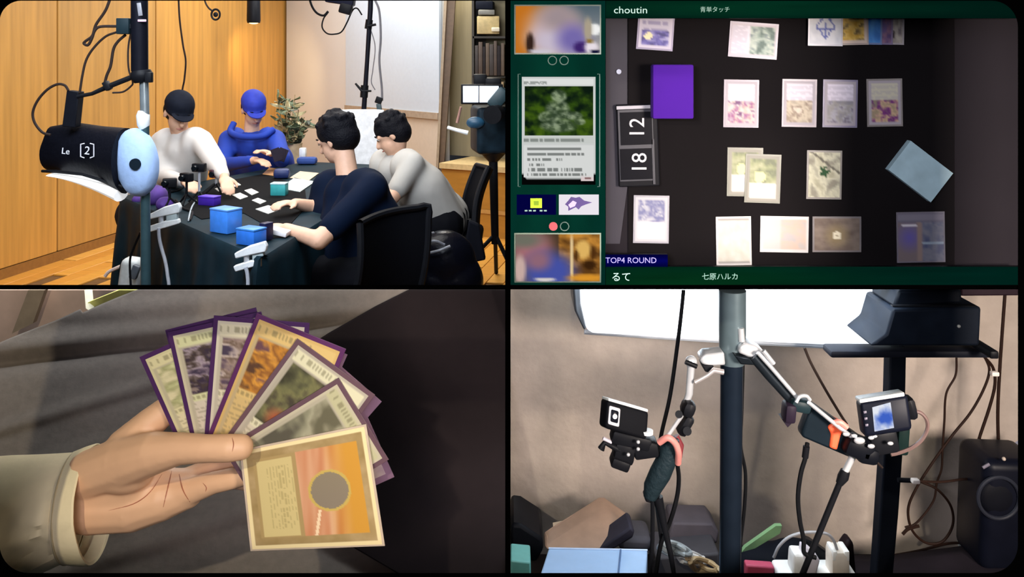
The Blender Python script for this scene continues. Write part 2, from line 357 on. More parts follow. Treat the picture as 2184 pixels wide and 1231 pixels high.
# crossbar and bracket
MB().tube([P(285, 163, D), P(232, 184, D), P(196, 200, D), P(165, 206, D)], [.011, .011, .008, .008], 8).obj('crossbar', BLACK, sb)
MB().bbox(P(229, 183, D-.01), (R(12, D), .03, R(20, D)), rotm('Y', -30), .004).obj('clamp_knob', BLACK, sb)
MB().slab([P(142, 193, D), P(168, 196, D), P(160, 272, D), P(132, 270, D)], .05).obj('bracket', mat('bracket_black', '0e1017', .5), sb, bevel=.003)
# body: a drum of black cloth from the left end to the disc
axA, axB = P(182, 325, D+.12), P(290, 345, D+.0)
rings = []
for t, top, bot, x in ((0, 292, 362, 104), (.08, 268, 366, 112), (.3, 260, 372, 160), (.65, 268, 388, 215), (1, 272, 412, 268)):
    dd = D+.14*(1-t)+.02; rr = []
    for k in range(24):
        a_ = 2*math.pi*k/24; yy = (top+bot)/2+(bot-top)/2*math.sin(a_)*(1+.02*math.sin(5*a_)); xx = x+math.cos(a_)*6
        p = P(xx, yy, dd); p.y += math.cos(a_)*.11*(.5+.5*t); rr.append(p)
    rings.append(rr)
MB().loft(rings).obj('skirt', SB, sb)
MB().tube([P(90, 365, D+.05), P(120, 366, D), P(175, 372, D-.03), P(262, 398, D-.03)], [.006, .007, .006, .006], 8).obj('skirt_rod', BLACK, sb)
DIF = mat('diffuser_white', 'f4f4f2', .6, emit=.55)
m_ = MB(); rings = []
for t in range(9):
    u = t/8; x = 116+(258-116)*u; top = 368+30*u*u+5*u; bot = 373+42*u*u+14*math.sin(u*math.pi*.55); rr = []
    for k in range(12):
        a_ = 2*math.pi*k/12; p = P(x, (top+bot)/2+(bot-top)/2*math.sin(a_), D+.05*(1-u)); p.y += math.cos(a_)*.07; rr.append(p)
    rings.append(rr)
m_.loft(rings); m_.obj('diffuser', DIF, sb)
# puffed disc with a hole
DISC = mat('disc_pale_blue', '9db9e4', .7, var=.05, scale=50, bump=.15)
cen = P(272, 350, D-.07); nx_ = Vector((.42, -.9, .05)).normalized(); ux = Vector((.93, .36, 0)).normalized(); fr = []
tilt = rotm('Y', -8)
for i, (rad, off) in enumerate(((.06, .0), (.3, .004), (.6, .012), (.85, .022), (.97, .04), (1.0, .06), (.95, .085), (.6, .095), (.06, .095))):
    rr = []
    for k in range(48):
        a_ = 2*math.pi*k/48; sc_ = 1-.012*abs(math.sin(a_*7))*(1 if rad > .8 else 0)
        q = Vector((math.cos(a_)*R(47, D)*rad*sc_, off, math.sin(a_)*R(74, D)*rad*sc_)); q = tilt @ q
        q = rotm('Z', -14) @ q; rr.append(cen+q)
    fr.append(rr)
MB().loft(fr).obj('end_cap', DISC, sb)
m_ = MB(); m_.tube([cen+Vector((R(17, D), -.008, 0)), cen+Vector((R(17, D), .03, 0))], R(12, D), 20); m_.obj('vent_hole', mat('hole_dark', '0d1a24', .8), sb)
LG = mat('logo_grey', 'c9cad2', .6)
LW = [Matrix.Translation(P(140, 323, D-.02)) @ Matrix.Rotation(math.radians(6), 4, 'Y') @ Matrix.Rotation(math.pi/2, 4, 'X'), Matrix.Translation(P(186, 322, D-.04)) @ Matrix.Rotation(math.radians(8), 4, 'Y') @ Matrix.Rotation(math.pi/2, 4, 'X')]
text('lettering', 'Le', 0, 0, 13, D, LG, sb, basis=LW[0], ext=.001)
text('lettering', '2', 0, 0, 17, D, LG, sb, basis=LW[1], ext=.001)
for s_ in (-1, 1):
    pts = [P(186+s_*x, y, D-.045) for x, y in ((6, 306), (14, 308), (14, 318), (14, 334), (6, 337))]
    MB().tube(pts, .0025, 6).obj('logo_bracket', LG, sb)

# second slim pole further back with a camera box and cable loops
D = 6.9
s2 = empty('microphone_stand', None, 'slim black pole stand rising behind the two dark haired men', 'stand')
MB().tube([P(792, -60, D), P(790, 20, D), P(783, 130, D), P(775, 250, D), P(768, 420, D)], [.018, .02, .017, .02, .02], 12).obj('pole', mat('pole_black', '15161f', .4), s2)
MB().tube([P(788, 42, D), P(785, 62, D)], .028, 12).obj('collar', BLACK, s2)
MB().tube([P(778, 182, D), P(776, 208, D)], .03, 12).obj('collar', BLACK, s2)
MB().tube([P(758, 178, D-.02), P(772, 194, D-.02), P(792, 194, D-.02)], [.008, .012, .008], 8).obj('wing_knob', BLACK, s2)
MB().tube([P(784, 56, D-.03), P(802, 52, D-.03)], .01, 8).obj('wing_knob', BLACK, s2)
for q in (20, 140, 260):
    MB().tube([Vector((P(768, 0, D).x, D, .5)), Vector((P(768, 0, D).x+.35*math.cos(math.radians(q)), D+.35*math.sin(math.radians(q)), .012))], .011, 8).obj('leg', BLACK, s2)
cl = empty('overhead_camera', None, 'dark camera block hanging at the top beside the slim pole', 'camera')
MB().bbox(P(727, -4, D), (R(60, D), .12, R(26, D)), rotm('Y', 8), .01).obj('body', mat('cam_navy', '17192a', .5), cl)
MB().bbox(P(738, 18, D-.02), (R(26, D), .08, R(24, D)), rotm('Y', 15), .012).obj('lens', BLACK, cl)
MB().tube([P(740, -6, D), P(790, -14, D)], .012).obj('arm', BLACK, cl)
cable([(656, -20), (664, 10), (675, 27), (690, 33), (700, 24)], D, .009, 'thick black cable curling left of the overhead camera', RUBBERB)
cable([(700, 26), (690, 40), (687, 58), (697, 71), (712, 73), (728, 68), (740, 48), (752, 22), (762, 18), (772, 32)], D, .006, 'thin dark cable loop hanging under the overhead camera', RUBBERB)
cable([(800, 0), (809, 25), (812, 80), (809, 130), (814, 185), (815, 215)], D, .009, 'grey cable running down beside the slim pole to a clip', mat('cable_grey', '6b6b72', .6))
cable([(790, 60), (800, 100), (795, 150), (792, 175), (800, 192)], D, .004, 'thin grey wire hanging close along the slim pole', mat('cable_grey', '6b6b72', .6))
c_ = empty('cable_clip', None, 'small dark clip at the end of the grey cable', 'clip')
MB().bbox(P(808, 214, D-.01), (R(14, D), .03, R(14, D)), rotm('Y', 20), .003).obj('jaw', BLACK, c_)
MB().bbox(P(809, 232, D-.01), (R(10, D), .03, R(22, D)), rotm('Y', -8), .003).obj('handle', mat('clip_teal', '2a4148', .5), c_)
# white chair seen behind the heads
wc = empty('white_chair', None, 'white rounded chair back behind the two dark haired men', 'chair')
m_ = MB(); rings = []
for t in range(7):
    v = t/6; wd_ = .17+.05*math.sin(v*math.pi/2); z = 1.12-.72*v; rr = []
    for k in range(20):
        a_ = 2*math.pi*k/20; rr.append((P(772, 0, 6.6).x+wd_*math.copysign(abs(math.cos(a_))**.6, math.cos(a_)), 6.6+.03*math.sin(a_)-.05*math.cos(a_)**2, z))
    rings.append(rr)
m_.loft(rings); m_.obj('backrest', mat('white_chair_shell', 'e9ebee', .5), wc)
MB().bbox(Vector((P(772, 0, 6.6).x, 6.4, .42)), (.44, .42, .05), None, .02).obj('seat', mat('white_chair_shell', 'e9ebee', .5), wc)
for sx_ in (-.18, .18):
    for sy_ in (-.17, .17): MB().tube([(P(772, 0, 6.6).x+sx_, 6.4+sy_, .41), (P(772, 0, 6.6).x+sx_*1.1, 6.4+sy_*1.1, 0.005)], .013).obj('leg', CHROME, wc)

# potted plant in front of the corner
pl = empty('leafy_plant', None, 'leafy grey green plant in a pale vase in the corner beside blue man', 'plant')
D = 7.3; VX = P(618, 0, D).x
rings = []
for z, r_ in ((0, .13), (.03, .15), (.5, .12), (.78, .1), (.8, .105)): rings.append([(VX+r_*math.cos(k*math.pi/10), D+r_*math.sin(k*math.pi/10), z) for k in range(20)])
MB().loft(rings).obj('vase', mat('vase_beige', 'b9a98c', .6), pl)
m_ = MB(); tips = []
for k in range(16):
    tx, ty = random.uniform(575, 655), random.uniform(195, 290); b0 = P(618+random.uniform(-8, 8), 338, D); tp = P(tx, ty, D+random.uniform(-.12, .12)); mid = b0.lerp(tp, .5)+Vector((random.uniform(-.02, .02), 0, .03))
    q = spline([b0, mid, tp], 5); m_.tube(q, .004, 5); tips.append(q)
m_.obj('stem', mat('stem_tan', '9c8a64', .7), pl)
lm = [mat('leaf_grey_green', '5d6a4e', .6), mat('leaf_tan', 'a99f78', .6), mat('leaf_dark', '343c30', .6)]
leafs = []
for k in range(3):
    b = bmesh.new(); vs = []
    for j, (t, w_) in enumerate(((0, .001), (.2, .012), (.5, .018), (.8, .011), (1, .001))): vs.append([b.verts.new((t*.09, -w_, -.006*t)), b.verts.new((t*.09, 0, .004)), b.verts.new((t*.09, w_, -.006*t))])
    for a_, c_ in zip(vs, vs[1:]):
        for j in (0, 1): b.faces.new((a_[j], c_[j], c_[j+1], a_[j+1]))
    me = bpy.data.meshes.new('leaf'); b.to_mesh(me); b.free(); me.materials.append(lm[k]); leafs.append(me)
for q in tips:
    for i in range(9):
        pt = q[min(len(q)-1, int(len(q)*random.uniform(.3, 1)))]
        o = bpy.data.objects.new('leaf', leafs[random.choice((0, 0, 0, 1, 1, 2))]); C.objects.link(o); o.parent = pl
        o.location = pt; o.rotation_euler = (random.uniform(-1, 1), random.uniform(-1, .6), random.uniform(0, 6.28)); o.scale = [random.uniform(.8, 1.4)]*3

# camcorder with lit monitor on a tripod at the right edge
D = 5.9
vc = empty('video_camera', None, 'big dark video camera with bright flip-out monitor at right edge', 'video camera')
VCM = mat('camera_body_teal', '14222c', .45, var=.5, scale=14)
MB().bbox(P(1048, 275, D+.05), (R(78, D), .3, R(100, D)), rotm('Z', 12), .03, 3).obj('body', VCM, vc)
MB().bbox(P(1052, 175, D+.05), (R(34, D), .2, R(20, D)), None, .015).obj('handle', BLACK, vc)
MB().bbox(P(1024, 172, D), (R(28, D), .08, R(28, D)), None, .01).obj('viewfinder', BLACK, vc)
MB().tube([P(1062, 240, D-.16), P(1050, 245, D-.28)], [.05, .06], 18).obj('lens', BLACK, vc)
MB().bbox(P(1064, 210, D-.1), (R(30, D), .12, R(48, D)), rotm('Y', 40), .02).obj('lens_hood', mat('hood_teal', '17333c', .5), vc)
MB().bbox(P(1028, 201, D-.13), (R(88, D), .014, R(42, D)), None, .006).obj('monitor', BLACK, vc)
MB().bbox(P(1004, 201, D-.14), (R(32, D), .004, R(34, D)), None, .0015).obj('monitor_screen', mat('screen_glow', 'e8f0ff', .4, emit=1.0), vc)
MB().bbox(P(1043, 201, D-.14), (R(40, D), .004, R(34, D)), None, .0015).obj('monitor_screen', mat('screen_glow', 'e8f0ff', .4, emit=1.0), vc)
MB().tube([P(1052, 325, D), P(1052, 345, D), P(1056, 520, D)], [.09, .03, .025], 14).obj('column', BLACK, vc)
MB().ball(P(1014, 262, D-.12), .05, (1.2, .6, .8)).obj('control_grip', mat('grip_blue', '1d4560', .4), vc)
MB().tube([P(955, 272, D-.1), P(975, 278, D-.12), P(998, 284, D-.12)], [.012, .013, .016], 10).obj('pan_handle', WHITEP, vc, label='white pan handle')
MB().tube([P(975, 262, D-.1), P(983, 228, D-.12)], [.01, .008], 8).obj('lever', mat('lever_pink', 'a07a70', .5), vc)
for q in (80, 200, 320):
    MB().tube([P(1056, 500, D), Vector((P(1056, 0, D).x+.3*math.cos(math.radians(q))-.05, D+.3*math.sin(math.radians(q)), .012))], .014, 8).obj('leg', BLACK, vc)

# ---------------------------------------------------------------- table with cloth
TZ = .74
N_, L_, F_, R_ = Vector((-.98, 3.48, TZ)), Vector((-2.17, 4.95, TZ)), Vector((-1.5, 6.5, TZ)), Vector((-.72, 6.25, TZ))
tb = empty('covered_table', None, 'long table under a dark teal cloth that hangs to the floor', 'table')
CL = mat('teal_cloth', '12262f', .6, var=.3, scale=8, bump=.1)
MB().slab([N_, L_, F_, R_], .03, Vector((0, 0, -1))).obj('table_top', mat('table_wood', '5a4a3a', .6), tb, smooth=False)
cor = [N_, L_, F_, R_]; per = []
for i in range(4):
    a, b = cor[i], cor[(i+1) % 4]; n = int((b-a).length/.03)
    for k in range(n): per.append((a.lerp(b, k/n), (b-a).normalized()))
cc = sum(cor, Vector())/4
rings = []
for z, o_, amp in ((TZ+.006, -.03, 0), (TZ+.006, .003, 0), (TZ-.006, .012, 0), (TZ-.05, .016, .004), (.5, .03, .018), (.25, .045, .03), (.03, .055, .038)):
    rr = []
    for i, (p, t) in enumerate(per):
        n = Vector((-t.y, t.x, 0)); n = -n if n.dot(p-cc) < 0 else n
        wv = math.sin(i*.42)*.6+math.sin(i*.93+1)*.4
        q = p+n*(o_+amp*wv); q.z = z; rr.append(q)
    rings.append(rr)
m_ = MB(); m_.loft(rings, cap=False); b = m_.b; b.faces.new([v for v in b.verts[:len(per)]])
tc = m_.obj('tablecloth', CL); tag(tc, 'dark teal cloth draped over the long table', 'tablecloth')
def on(px): return [T(x, y, TZ+.0075) for x, y in px]
tag(MB().slab(on([(388, 444), (455, 392), (560, 372), (650, 398), (655, 440), (600, 500), (520, 455), (430, 468)]), .002, Vector((0, 0, 1))).obj('playmat', mat('playmat_black', '07080b', .9)), 'black playmat on the cloth under the small cards', 'playmat')
PC = mat('paper_card', 'd9dad2', .5)
def flatcard(px, lab, m=PC, th=.003, name='trading_card', cat='card', grp=None):
    o = MB().slab([T(x, y, TZ+.0095) for x, y in px], th, Vector((0, 0, 1))).obj(name, m, smooth=False); return tag(o, lab, cat, grp)
flatcard([(458, 403), (466, 409), (514, 395), (506, 390)], 'long pale card pile nearest the white shirted man')
flatcard([(495, 417), (512, 426), (529, 420), (512, 412)], 'pale card lying in front of the long pale pile')
flatcard([(521, 407), (537, 417), (552, 411), (536, 403)], 'pale card nearest the outstretched hand, top row')
flatcard([(537, 428), (555, 436), (568, 430), (550, 423)], 'narrow pale card under the outstretched hand')
flatcard([(545, 447), (572, 457), (599, 447), (572, 439)], 'largest white card on the black playmat')
flatcard([(596, 402), (640, 410), (672, 388), (628, 380)], 'white paper sheet beside the turquoise box', mat('sheet', 'c5d2cf', .5), name='paper_sheet', cat='paper')
flatcard([(618, 380), (660, 385), (680, 370), (640, 366)], 'cream paper sheet at the far end of the table', mat('sheet_cream', 'd2bfa6', .5), name='paper_sheet', cat='paper')
flatcard([(560, 372), (586, 376), (600, 362), (575, 358)], 'tan card on the table before the man in blue', mat('card_tan', 'b98a5c', .5))
def tbox(x, y, size, yaw, m, name, lab, cat='box', lid=None, bev=.004):
    c = T(x, y, TZ+.0085); c.z += size[2]/2
    e = empty(name, None, lab, cat); MB().bbox(c, size, rotm('Z', yaw), bev).obj('box_body', m, e)
    if lid:
        c2 = c.copy(); c2.z += size[2]/2+.004; MB().bbox(c2, (size[0]*1.02, size[1]*1.02, .008), rotm('Z', yaw), .002).obj('lid', lid, e)
    return e
BLU = mat('box_blue', '3f86e8', .4); BLT = mat('box_blue_lid', '5b95e6', .4)
tbox(482, 494, (.115, .085, .098), -32, BLU, 'deck_box', 'bright blue deck box standing near the table edge', lid=BLT)
tbox(536, 520, (.10, .075, .06), -28, mat('box_blue_low', '2f74d8', .4), 'deck_box', 'low blue deck box beside the second white clamp', lid=mat('box_blue_lid2', '3f87dd', .4))
tbox(596, 416, (.085, .06, .062), -4, mat('box_turquoise', '3aa6a8', .4), 'deck_box', 'turquoise deck box behind the outstretched hand', lid=mat('box_turq_lid', 'bfe4ea', .4))
tbox(601, 380, (.10, .08, .06), 10, mat('box_navy', '16265a', .5), 'deck_box', 'dark navy box on the table in front of the blue man', bev=.02)
tbox(447, 437, (.1, .06, .04), -20, mat('box_purple', '3f1f9c', .45), 'deck_box', 'purple deck box left of the blue boxes', lid=mat('box_purple_lid', '5b3bc0', .4))
tbox(568, 512, (.035, .05, .075), -30, mat('box_ink', '14143a', .45), 'card_stack', 'dark upright card block held beside the white phone', 'card stack')
tbox(655, 350, (.14, .08, .05), 0, mat('cloth_blue', '2b478c', .8), 'folded_cloth', 'small blue folded cloth at the far table end', 'cloth', bev=.02)
tbox(646, 338, (.05, .05, .08), 0, WHITEP, 'paper_cup', 'small white cup at far end of table', 'cup', bev=.01)
# purple cloth at the left table end
m_ = MB(); m_.ball(T(330, 436, TZ)+Vector((0, 0, .045)), .1, (.7, .8, .6)); m_.ball(T(352, 448, TZ)+Vector((0, 0, .03)), .07, (.7, .8, .6)); m_.ball(T(304, 430, TZ)+Vector((0, 0, .01)), .07, (.9, .8, .5))
tag(blob(m_, 'purple_cloth', mat('purple_cloth', '4d2f80', .8, var=.3, scale=12, bump=.3), .012, None, 14), 'crumpled purple cloth at the left end of the table', 'cloth')
# small camera rigs on the table
for i, (x, y, hgt, lab) in enumerate(((398, 436, .13, 'small camera on mini tripod in front of the white shirt'), (425, 430, .17, 'small camera on mini tripod next to the purple deck box'), (362, 445, .12, 'small camera on mini tripod at the left above the white clamp'), (461, 412, .1, 'small dark red camera near the white sleeve'))):
    e = empty('mini_camera', None, lab, 'camera', None); b0 = T(x, y, TZ+.009); top = b0+Vector((0, 0, hgt))
    MB().tube([b0+Vector((0, 0, .05)), top], .007).obj('stem', CHROME if i % 2 else BLACK, e)
    for q in range(3):
        a_ = q*2.1+.5+i; MB().tube([b0+Vector((0, 0, .055)), b0+Vector((.055*math.cos(a_), .055*math.sin(a_), .003))], .0055).obj('leg', BLACK, e)
    MB().bbox(top+Vector((0, 0, .012)), (.07, .04, .045), rotm('Z', 25*i-30), .006).obj('body', mat('cam_maroon', '3a1224', .5) if i == 3 else BLACK, e)
    MB().tube([top+Vector((-.01, -.015, .012)), top+Vector((-.015, -.045, .012))], .014, 12).obj('lens', DARKMETAL, e)
cable([T(x, y, TZ+.012+dz)[:] and (x, y, (CH-TZ-.012)*F/(y-HY)) for x, y, dz in ((340, 425, 0), (362, 432, 0), (375, 428, 0), (392, 445, 0), (410, 452, 0), (405, 470, 0))], 4, .006, 'black cable lying across the left end of the table', RUBBERB)
cable([(x, y, (CH-TZ-.014)*F/(y-HY)) for x, y in ((330, 418), (350, 412), (380, 405), (400, 392), (425, 385))], 4, .007, 'black cable along the white shirt at the table edge', RUBBERB)
cable([(x, y, (CH-TZ-.014)*F/(y-HY)) for x, y in ((418, 428), (410, 440), (405, 455), (402, 470))], 4, .004, 'thin pale wire dropping from the purple box', mat('wire_pale', 'a9b4bc', .5))
# white clamps with hanging cords
def clamp(x, y, d, s, lab, cord):
    e = empty('spring_clamp', None, lab, 'clamp', None)
    MB().slab([P(x-30*s, y-3*s, d), P(x-4*s, y-16*s, d), P(x+24*s, y-24*s, d), P(x+28*s, y-16*s, d), P(x+26*s, y-6*s, d), P(x-2*s, y+0*s, d), P(x-28*s, y+6*s, d)], .03).obj('upper_jaw', WHITEP, e, bevel=.004)
    MB().slab([P(x-32*s, y+20*s, d), P(x-2*s, y+10*s, d), P(x+24*s, y+6*s, d), P(x+26*s, y+14*s, d), P(x+0*s, y+22*s, d), P(x-28*s, y+30*s, d)], .03).obj('lower_jaw', WHITEP, e, bevel=.004)
    MB().tube([P(x-8*s, y-8*s, d+.015), P(x-7*s, y+20*s, d+.015)], .011, 10).obj('screw', CHROME, e)
    MB().bbox(P(x+14*s, y, d+.02), (R(20*s, d), .03, R(26*s, d)), None, .004).obj('spine', mat('clamp_grey', 'a7b5b8', .45), e)
    cable(cord, d-.03, .0075, 'grey white cord hanging from the '+('left' if x < 450 else 'right')+' white clamp', mat('cord_pale', 'b4b8c2', .5))
clamp(352, 461, 4.05, 1.15, 'white screw clamp on the cloth edge right behind the stand', [(338, 486), (340, 510), (346, 535), (352, 556), (357, 585), (362, 640), (366, 836)])
clamp(535, 545, 3.5, 1.2, 'white screw clamp on the near table corner', [(524, 570), (528, 590), (529, 640), (530, 950)])
cable([(378, 480), (385, 510), (380, 545), (392, 600), (398, 800)], 4.25, .006, 'thin dark blue cable hanging on the table cloth', mat('cable_navy', '1c2c44', .5))
cable([(300, 495), (285, 530), (277, 560), (280, 640), (284, 835)], 4.05, .005, 'thin dark cable hanging left of the stand pole', RUBBERB)
cable([(262, 552), (256, 580), (256, 640), (257, 762)], 4.5, .006, 'dark cable dropping over the white adapter', RUBBERB)
# bag of adapters at the foot
ad = empty('power_adapter', None, 'white power adapter block hanging beside the stand pole', 'adapter')
MB().bbox(P(280, 588, 4.3), (R(42, 4.3), .1, R(78, 4.3)), rotm('Y', 8), .03, 3).obj('body', mat('adapter_white', 'dfe7ea', .45), ad)
MB().bbox(P(288, 580, 4.22), (R(16, 4.3), .03, R(30, 4.3)), rotm('Y', 20), .008).obj('plug', mat('plug_grey', '59626c', .5), ad)
cable([(224, 590), (232, 580), (248, 572), (262, 566)], 4.6, .009, 'pale pink cable end sticking out left of the adapter', mat('cord_pink', 'e6cfc4', .5))

# ---------------------------------------------------------------- people
def hand(m, wr, di, up, curl=.5):
    di = di.normalized(); sd = di.cross(up).normalized(); up = sd.cross(di).normalized()
    fr_ = Matrix((di, sd, up)).transposed()
    m.ball(wr+di*.05, 1, (.052, .04, .018), fr_)
    for k, (o_, ln) in enumerate(((-.03, .065), (-.01, .075), (.01, .07), (.03, .055))):
        a_ = wr+di*.085+sd*o_; b_ = a_+di*ln*.55-up*ln*.25*curl; c_ = b_+di*ln*.3-up*ln*.5*curl
        m.chain([(a_, .0098), (b_, .009), (c_, .0078)])
    a_ = wr+di*.03-sd*.03; m.chain([(a_, .013), (a_+di*.03-sd*.025-up*.01, .011), (a_+di*.055-sd*.025-up*.02, .009)])
def person(label, hc, fwd, up, sh, el, ha, hip, knee, foot, shirt, trousers, hairm, sleeve=1., cap=None, girth=1., curl=.6):
    fwd = Vector(fwd).normalized(); up = Vector(up).normalized(); sd = fwd.cross(up).normalized(); up = sd.cross(fwd)
    M = Matrix((sd, fwd, up)).transposed()
    def H(x, y, z): return hc+M @ Vector((x, y, z))
    m = MB(); m.ball(H(0, -.008, .025), 1, (.076, .096, .09), M); m.ball(H(0, .03, -.045), 1, (.058, .062, .07), M); m.ball(H(0, .055, -.085), 1, (.03, .03, .024), M)
    m.chain([(H(0, .088, .005), .011), (H(0, .106, -.03), .015)])
    for s in (-1, 1): m.ball(H(s*.077, -.005, -.015), 1, (.009, .018, .03), M); m.ball(H(s*.032, .075, .012), 1, (.024, .014, .012), M)
    neck = (sh[0]+sh[1])/2+Vector((0, 0, .035)); m.chain([(H(0, -.02, -.05), .052), (neck, .056)])
    pel = (hip[0]+hip[1])/2
    def torso(m, g):
        for s in (0, 1):
            a = sh[s].lerp(neck, .32); m.chain([(sh[s], .06+g), (a, .07+g)])
            m.chain([(a-Vector((0, 0, .03)), (.075)*girth+g), (sh[s].lerp(hip[s], .4).lerp((neck+pel)/2, .25), .115*girth+g), (hip[s].lerp(pel, .3), .12*girth+g)])
        m.chain([(neck-Vector((0, 0, .08)), .08*girth+g), (neck.lerp(pel, .6), .13*girth+g), (pel, .12*girth+g)])
    torso(m, 0)
    for s in (0, 1):
        m.chain([(sh[s], .055), (el[s], .042)]); m.chain([(el[s], .041), (ha[s], .027)])
        d_ = (ha[s]-el[s]).normalized(); hand(m, ha[s], (d_+Vector((0, 0, -.15))), Vector((0, 0, 1)), curl)
        m.chain([(hip[s], .095), (knee[s], .06)]); m.chain([(knee[s], .058), (foot[s]+Vector((0, 0, .08)), .038)])
        ft = (knee[s]-hip[s]); ft.z = 0; ft.normalize(); m.chain([(foot[s]+Vector((0, 0, .05)), .036), (foot[s]+ft*.17+Vector((0, 0, .035)), .03)])
    body = blob(m, 'person', SKIN, .0085, None, 4); tag(body, label, 'person')
    m = MB(); torso(m, .014)
    for s in (0, 1):
        m.chain([(sh[s], .072), (el[s].lerp(sh[s], .0 if sleeve >= 1 else .22), .062)])
        if sleeve >= 1: m.chain([(el[s], .056), (el[s].lerp(ha[s], .9), .04)])
        
    m.chain([(neck-Vector((0, 0, .02)), .074), (neck-Vector((0, 0, .06)), .085)])
    blob(m, 'shirt', shirt, .014, body, 16)
    m = MB(); m.chain([(hip[0], .125*girth), (hip[1], .125*girth)])
    for s in (0, 1): m.chain([(hip[s], .11), (knee[s], .078)]); m.chain([(knee[s], .074), (foot[s]+Vector((0, 0, .1)), .056)])
    blob(m, 'trousers', trousers, .016, body, 4)
    for s in (0, 1):
        ft = (knee[s]-hip[s]); ft.z = 0; ft.normalize()
        blob(MB().chain([(foot[s]+Vector((0, 0, .055)), .048), (foot[s]+ft*.2+Vector((0, 0, .04)), .039)]), 'shoe', BLACK, .012, body, 2)
    m = MB()
    if cap: m.ball(H(0, -.014, .05), 1, (.089, .107, .085), M); m.ball(H(0, .005, .022), 1, (.086, .1, .035), M)
    if cap:
        co = blob(m, 'cap', cap, .009, body, 3); br = []
        for off in (0, -.006): br.append([H(.066*math.sin(a_), .078+.062*math.cos(a_), .033+off-.016*math.cos(a_)) for a_ in [math.radians(-90+12*k) for k in range(16)]]+[H(.05*math.sin(a_), .075, .036+off) for a_ in [math.radians(70-28*k) for k in range(6)]])
        MB().loft(br).obj('brim', cap, co)
    m = MB()
    if cap: m.ball(H(0, -.03, .0), 1, (.084, .088, .075), M)
    else:
        m.ball(H(0, -.02, .045), 1, (.092, .108, .09), M); m.ball(H(0, -.045, -.005), 1, (.087, .08, .082), M)
        for s in (-1, 1): m.ball(H(s*.066, -.02, .02), 1, (.024, .05, .05), M)
        for k in range(46):
            a_ = random.uniform(0, 6.28); b_ = random.uniform(.05, 1.45)
            q = Vector((math.cos(a_)*math.cos(b_)*.09, -.02+math.sin(a_)*math.cos(b_)*.105, .045+math.sin(b_)*.088))
            if q.y > .04 and q.z < .09: continue
            m.ball(H(*q), random.uniform(.012, .02), u=8, v=6)
    blob(m, 'hair', hairm, .007, body, 2)
    for s in (-1, 1):
        e = MB().ball(H(s*.031, .0775, .008), .0125, (1, 1, .7)).obj('eye', mat('eye_white', 'e8e4de', .3), body)
        MB().ball(H(s*.031, .0865, .006), .0062, (1, 1, .8)).obj('iris', mat('eye_dark', '1c120c', .2), e)
        MB().tube([H(s*.014, .09, .028), H(s*.032, .092, .034), H(s*.05, .078, .028)], .0035, 6).obj('eyebrow', hairm, body)
    MB().tube([H(-.022, .084, -.066), H(0, .093, -.064), H(.022, .084, -.066)], [.002, .0045, .002], 6).obj('mouth', mat('lip', 'b0675c', .5), body)
    return body, H
HAIR = mat('black_hair', '101016', .6, bump=.5, scale=120); JEAN = mat('dark_trousers', '161a24', .8); BLKT = mat('black_trousers', '0b0c12', .8)
def V(*a): return Vector(a)
p1, H1 = person('person in a white shirt and dark cap reaching right across the table', P(381, 240, 5.4), (.5, -.72, -.42), (.25, -.2, 1),
    (P(344, 304, 5.5), P(430, 302, 5.35)), (P(352, 378, 5.38), P(462, 350, 5.15)), (P(398, 388, 4.98), P(478, 378, 4.95)),
    (V(-2.42, 5.72, .5), V(-2.16, 5.82, .5)), (V(-2.1, 5.32, .48), V(-1.85, 5.45, .48)), (V(-2.08, 5.3, .0), V(-1.83, 5.44, .0)),
    mat('white_shirt', 'd3cdc8', .8, var=.04, scale=9, bump=.1), JEAN, HAIR, cap=mat('dark_cap', '131722', .8))
p2, H2 = person('person in a blue hoodie and blue cap looking down at cards', P(541, 232, 6.3), (.42, -.72, -.5), (.1, -.3, 1),
    (P(487, 298, 6.42), P(588, 298, 6.25)), (P(474, 352, 6.2), P(602, 340, 6.0)), (P(545, 342, 5.9), P(583, 330, 5.95)),
    (V(-2.05, 6.75, .5), V(-1.72, 6.8, .5)), (V(-1.88, 6.35, .5), V(-1.62, 6.4, .5)), (V(-1.86, 6.4, 0), V(-1.6, 6.42, 0)),
    mat('blue_hoodie', '1238a0', .8, var=.1, scale=9, bump=.1), JEAN, HAIR, cap=mat('blue_cap', '1a2fa0', .75), girth=1.1)
MB().tube(spline([P(499, 262, 6.35), P(492, 282, 6.3), P(520, 292, 6.2), P(560, 290, 6.15), P(584, 276, 6.2)]), .022, 10).obj('hood', mat('blue_hoodie', '1238a0', .8), p2)
p3, H3 = person('person in a navy short sleeved shirt with black hair, nearest the camera', P(718, 296, 4.45), (-.82, .32, -.38), (-.3, .1, 1),
    (P(696, 400, 4.7), P(796, 402, 4.08)), (P(676, 444, 4.55), P(680, 513, 3.84)), (P(630, 434, 4.42), P(610, 488, 3.93)),
    (V(-.74, 4.5, .52), V(-.70, 4.14, .52)), (V(-1.08, 4.66, .52), V(-1.1, 4.12, .5)), (V(-1.1, 4.64, 0), V(-1.12, 4.12, 0)),
    mat('navy_shirt', '030f24', .85, var=.15, scale=9, bump=.1), BLKT, HAIR, sleeve=.6, girth=1.42)
p4, H4 = person('person in a light grey shirt with black hair leaning over the table', P(835, 287, 5.35), (-.8, -.1, -.45), (-.45, .1, 1),
    (P(812, 345, 5.6), P(880, 350, 5.15)), (P(800, 430, 5.55), P(838, 420, 5.0)), (P(762, 402, 5.45), P(775, 415, 5.0)),
    (V(-.42, 5.6, .52), V(-.44, 5.26, .52)), (V(-.84, 5.66, .52), V(-.84, 5.22, .5)), (V(-.86, 5.66, 0), V(-.86, 5.2, 0)),
    mat('grey_shirt', 'aeaba6', .85, var=.05, scale=9, bump=.1), BLKT, HAIR, sleeve=.8, girth=1.25)
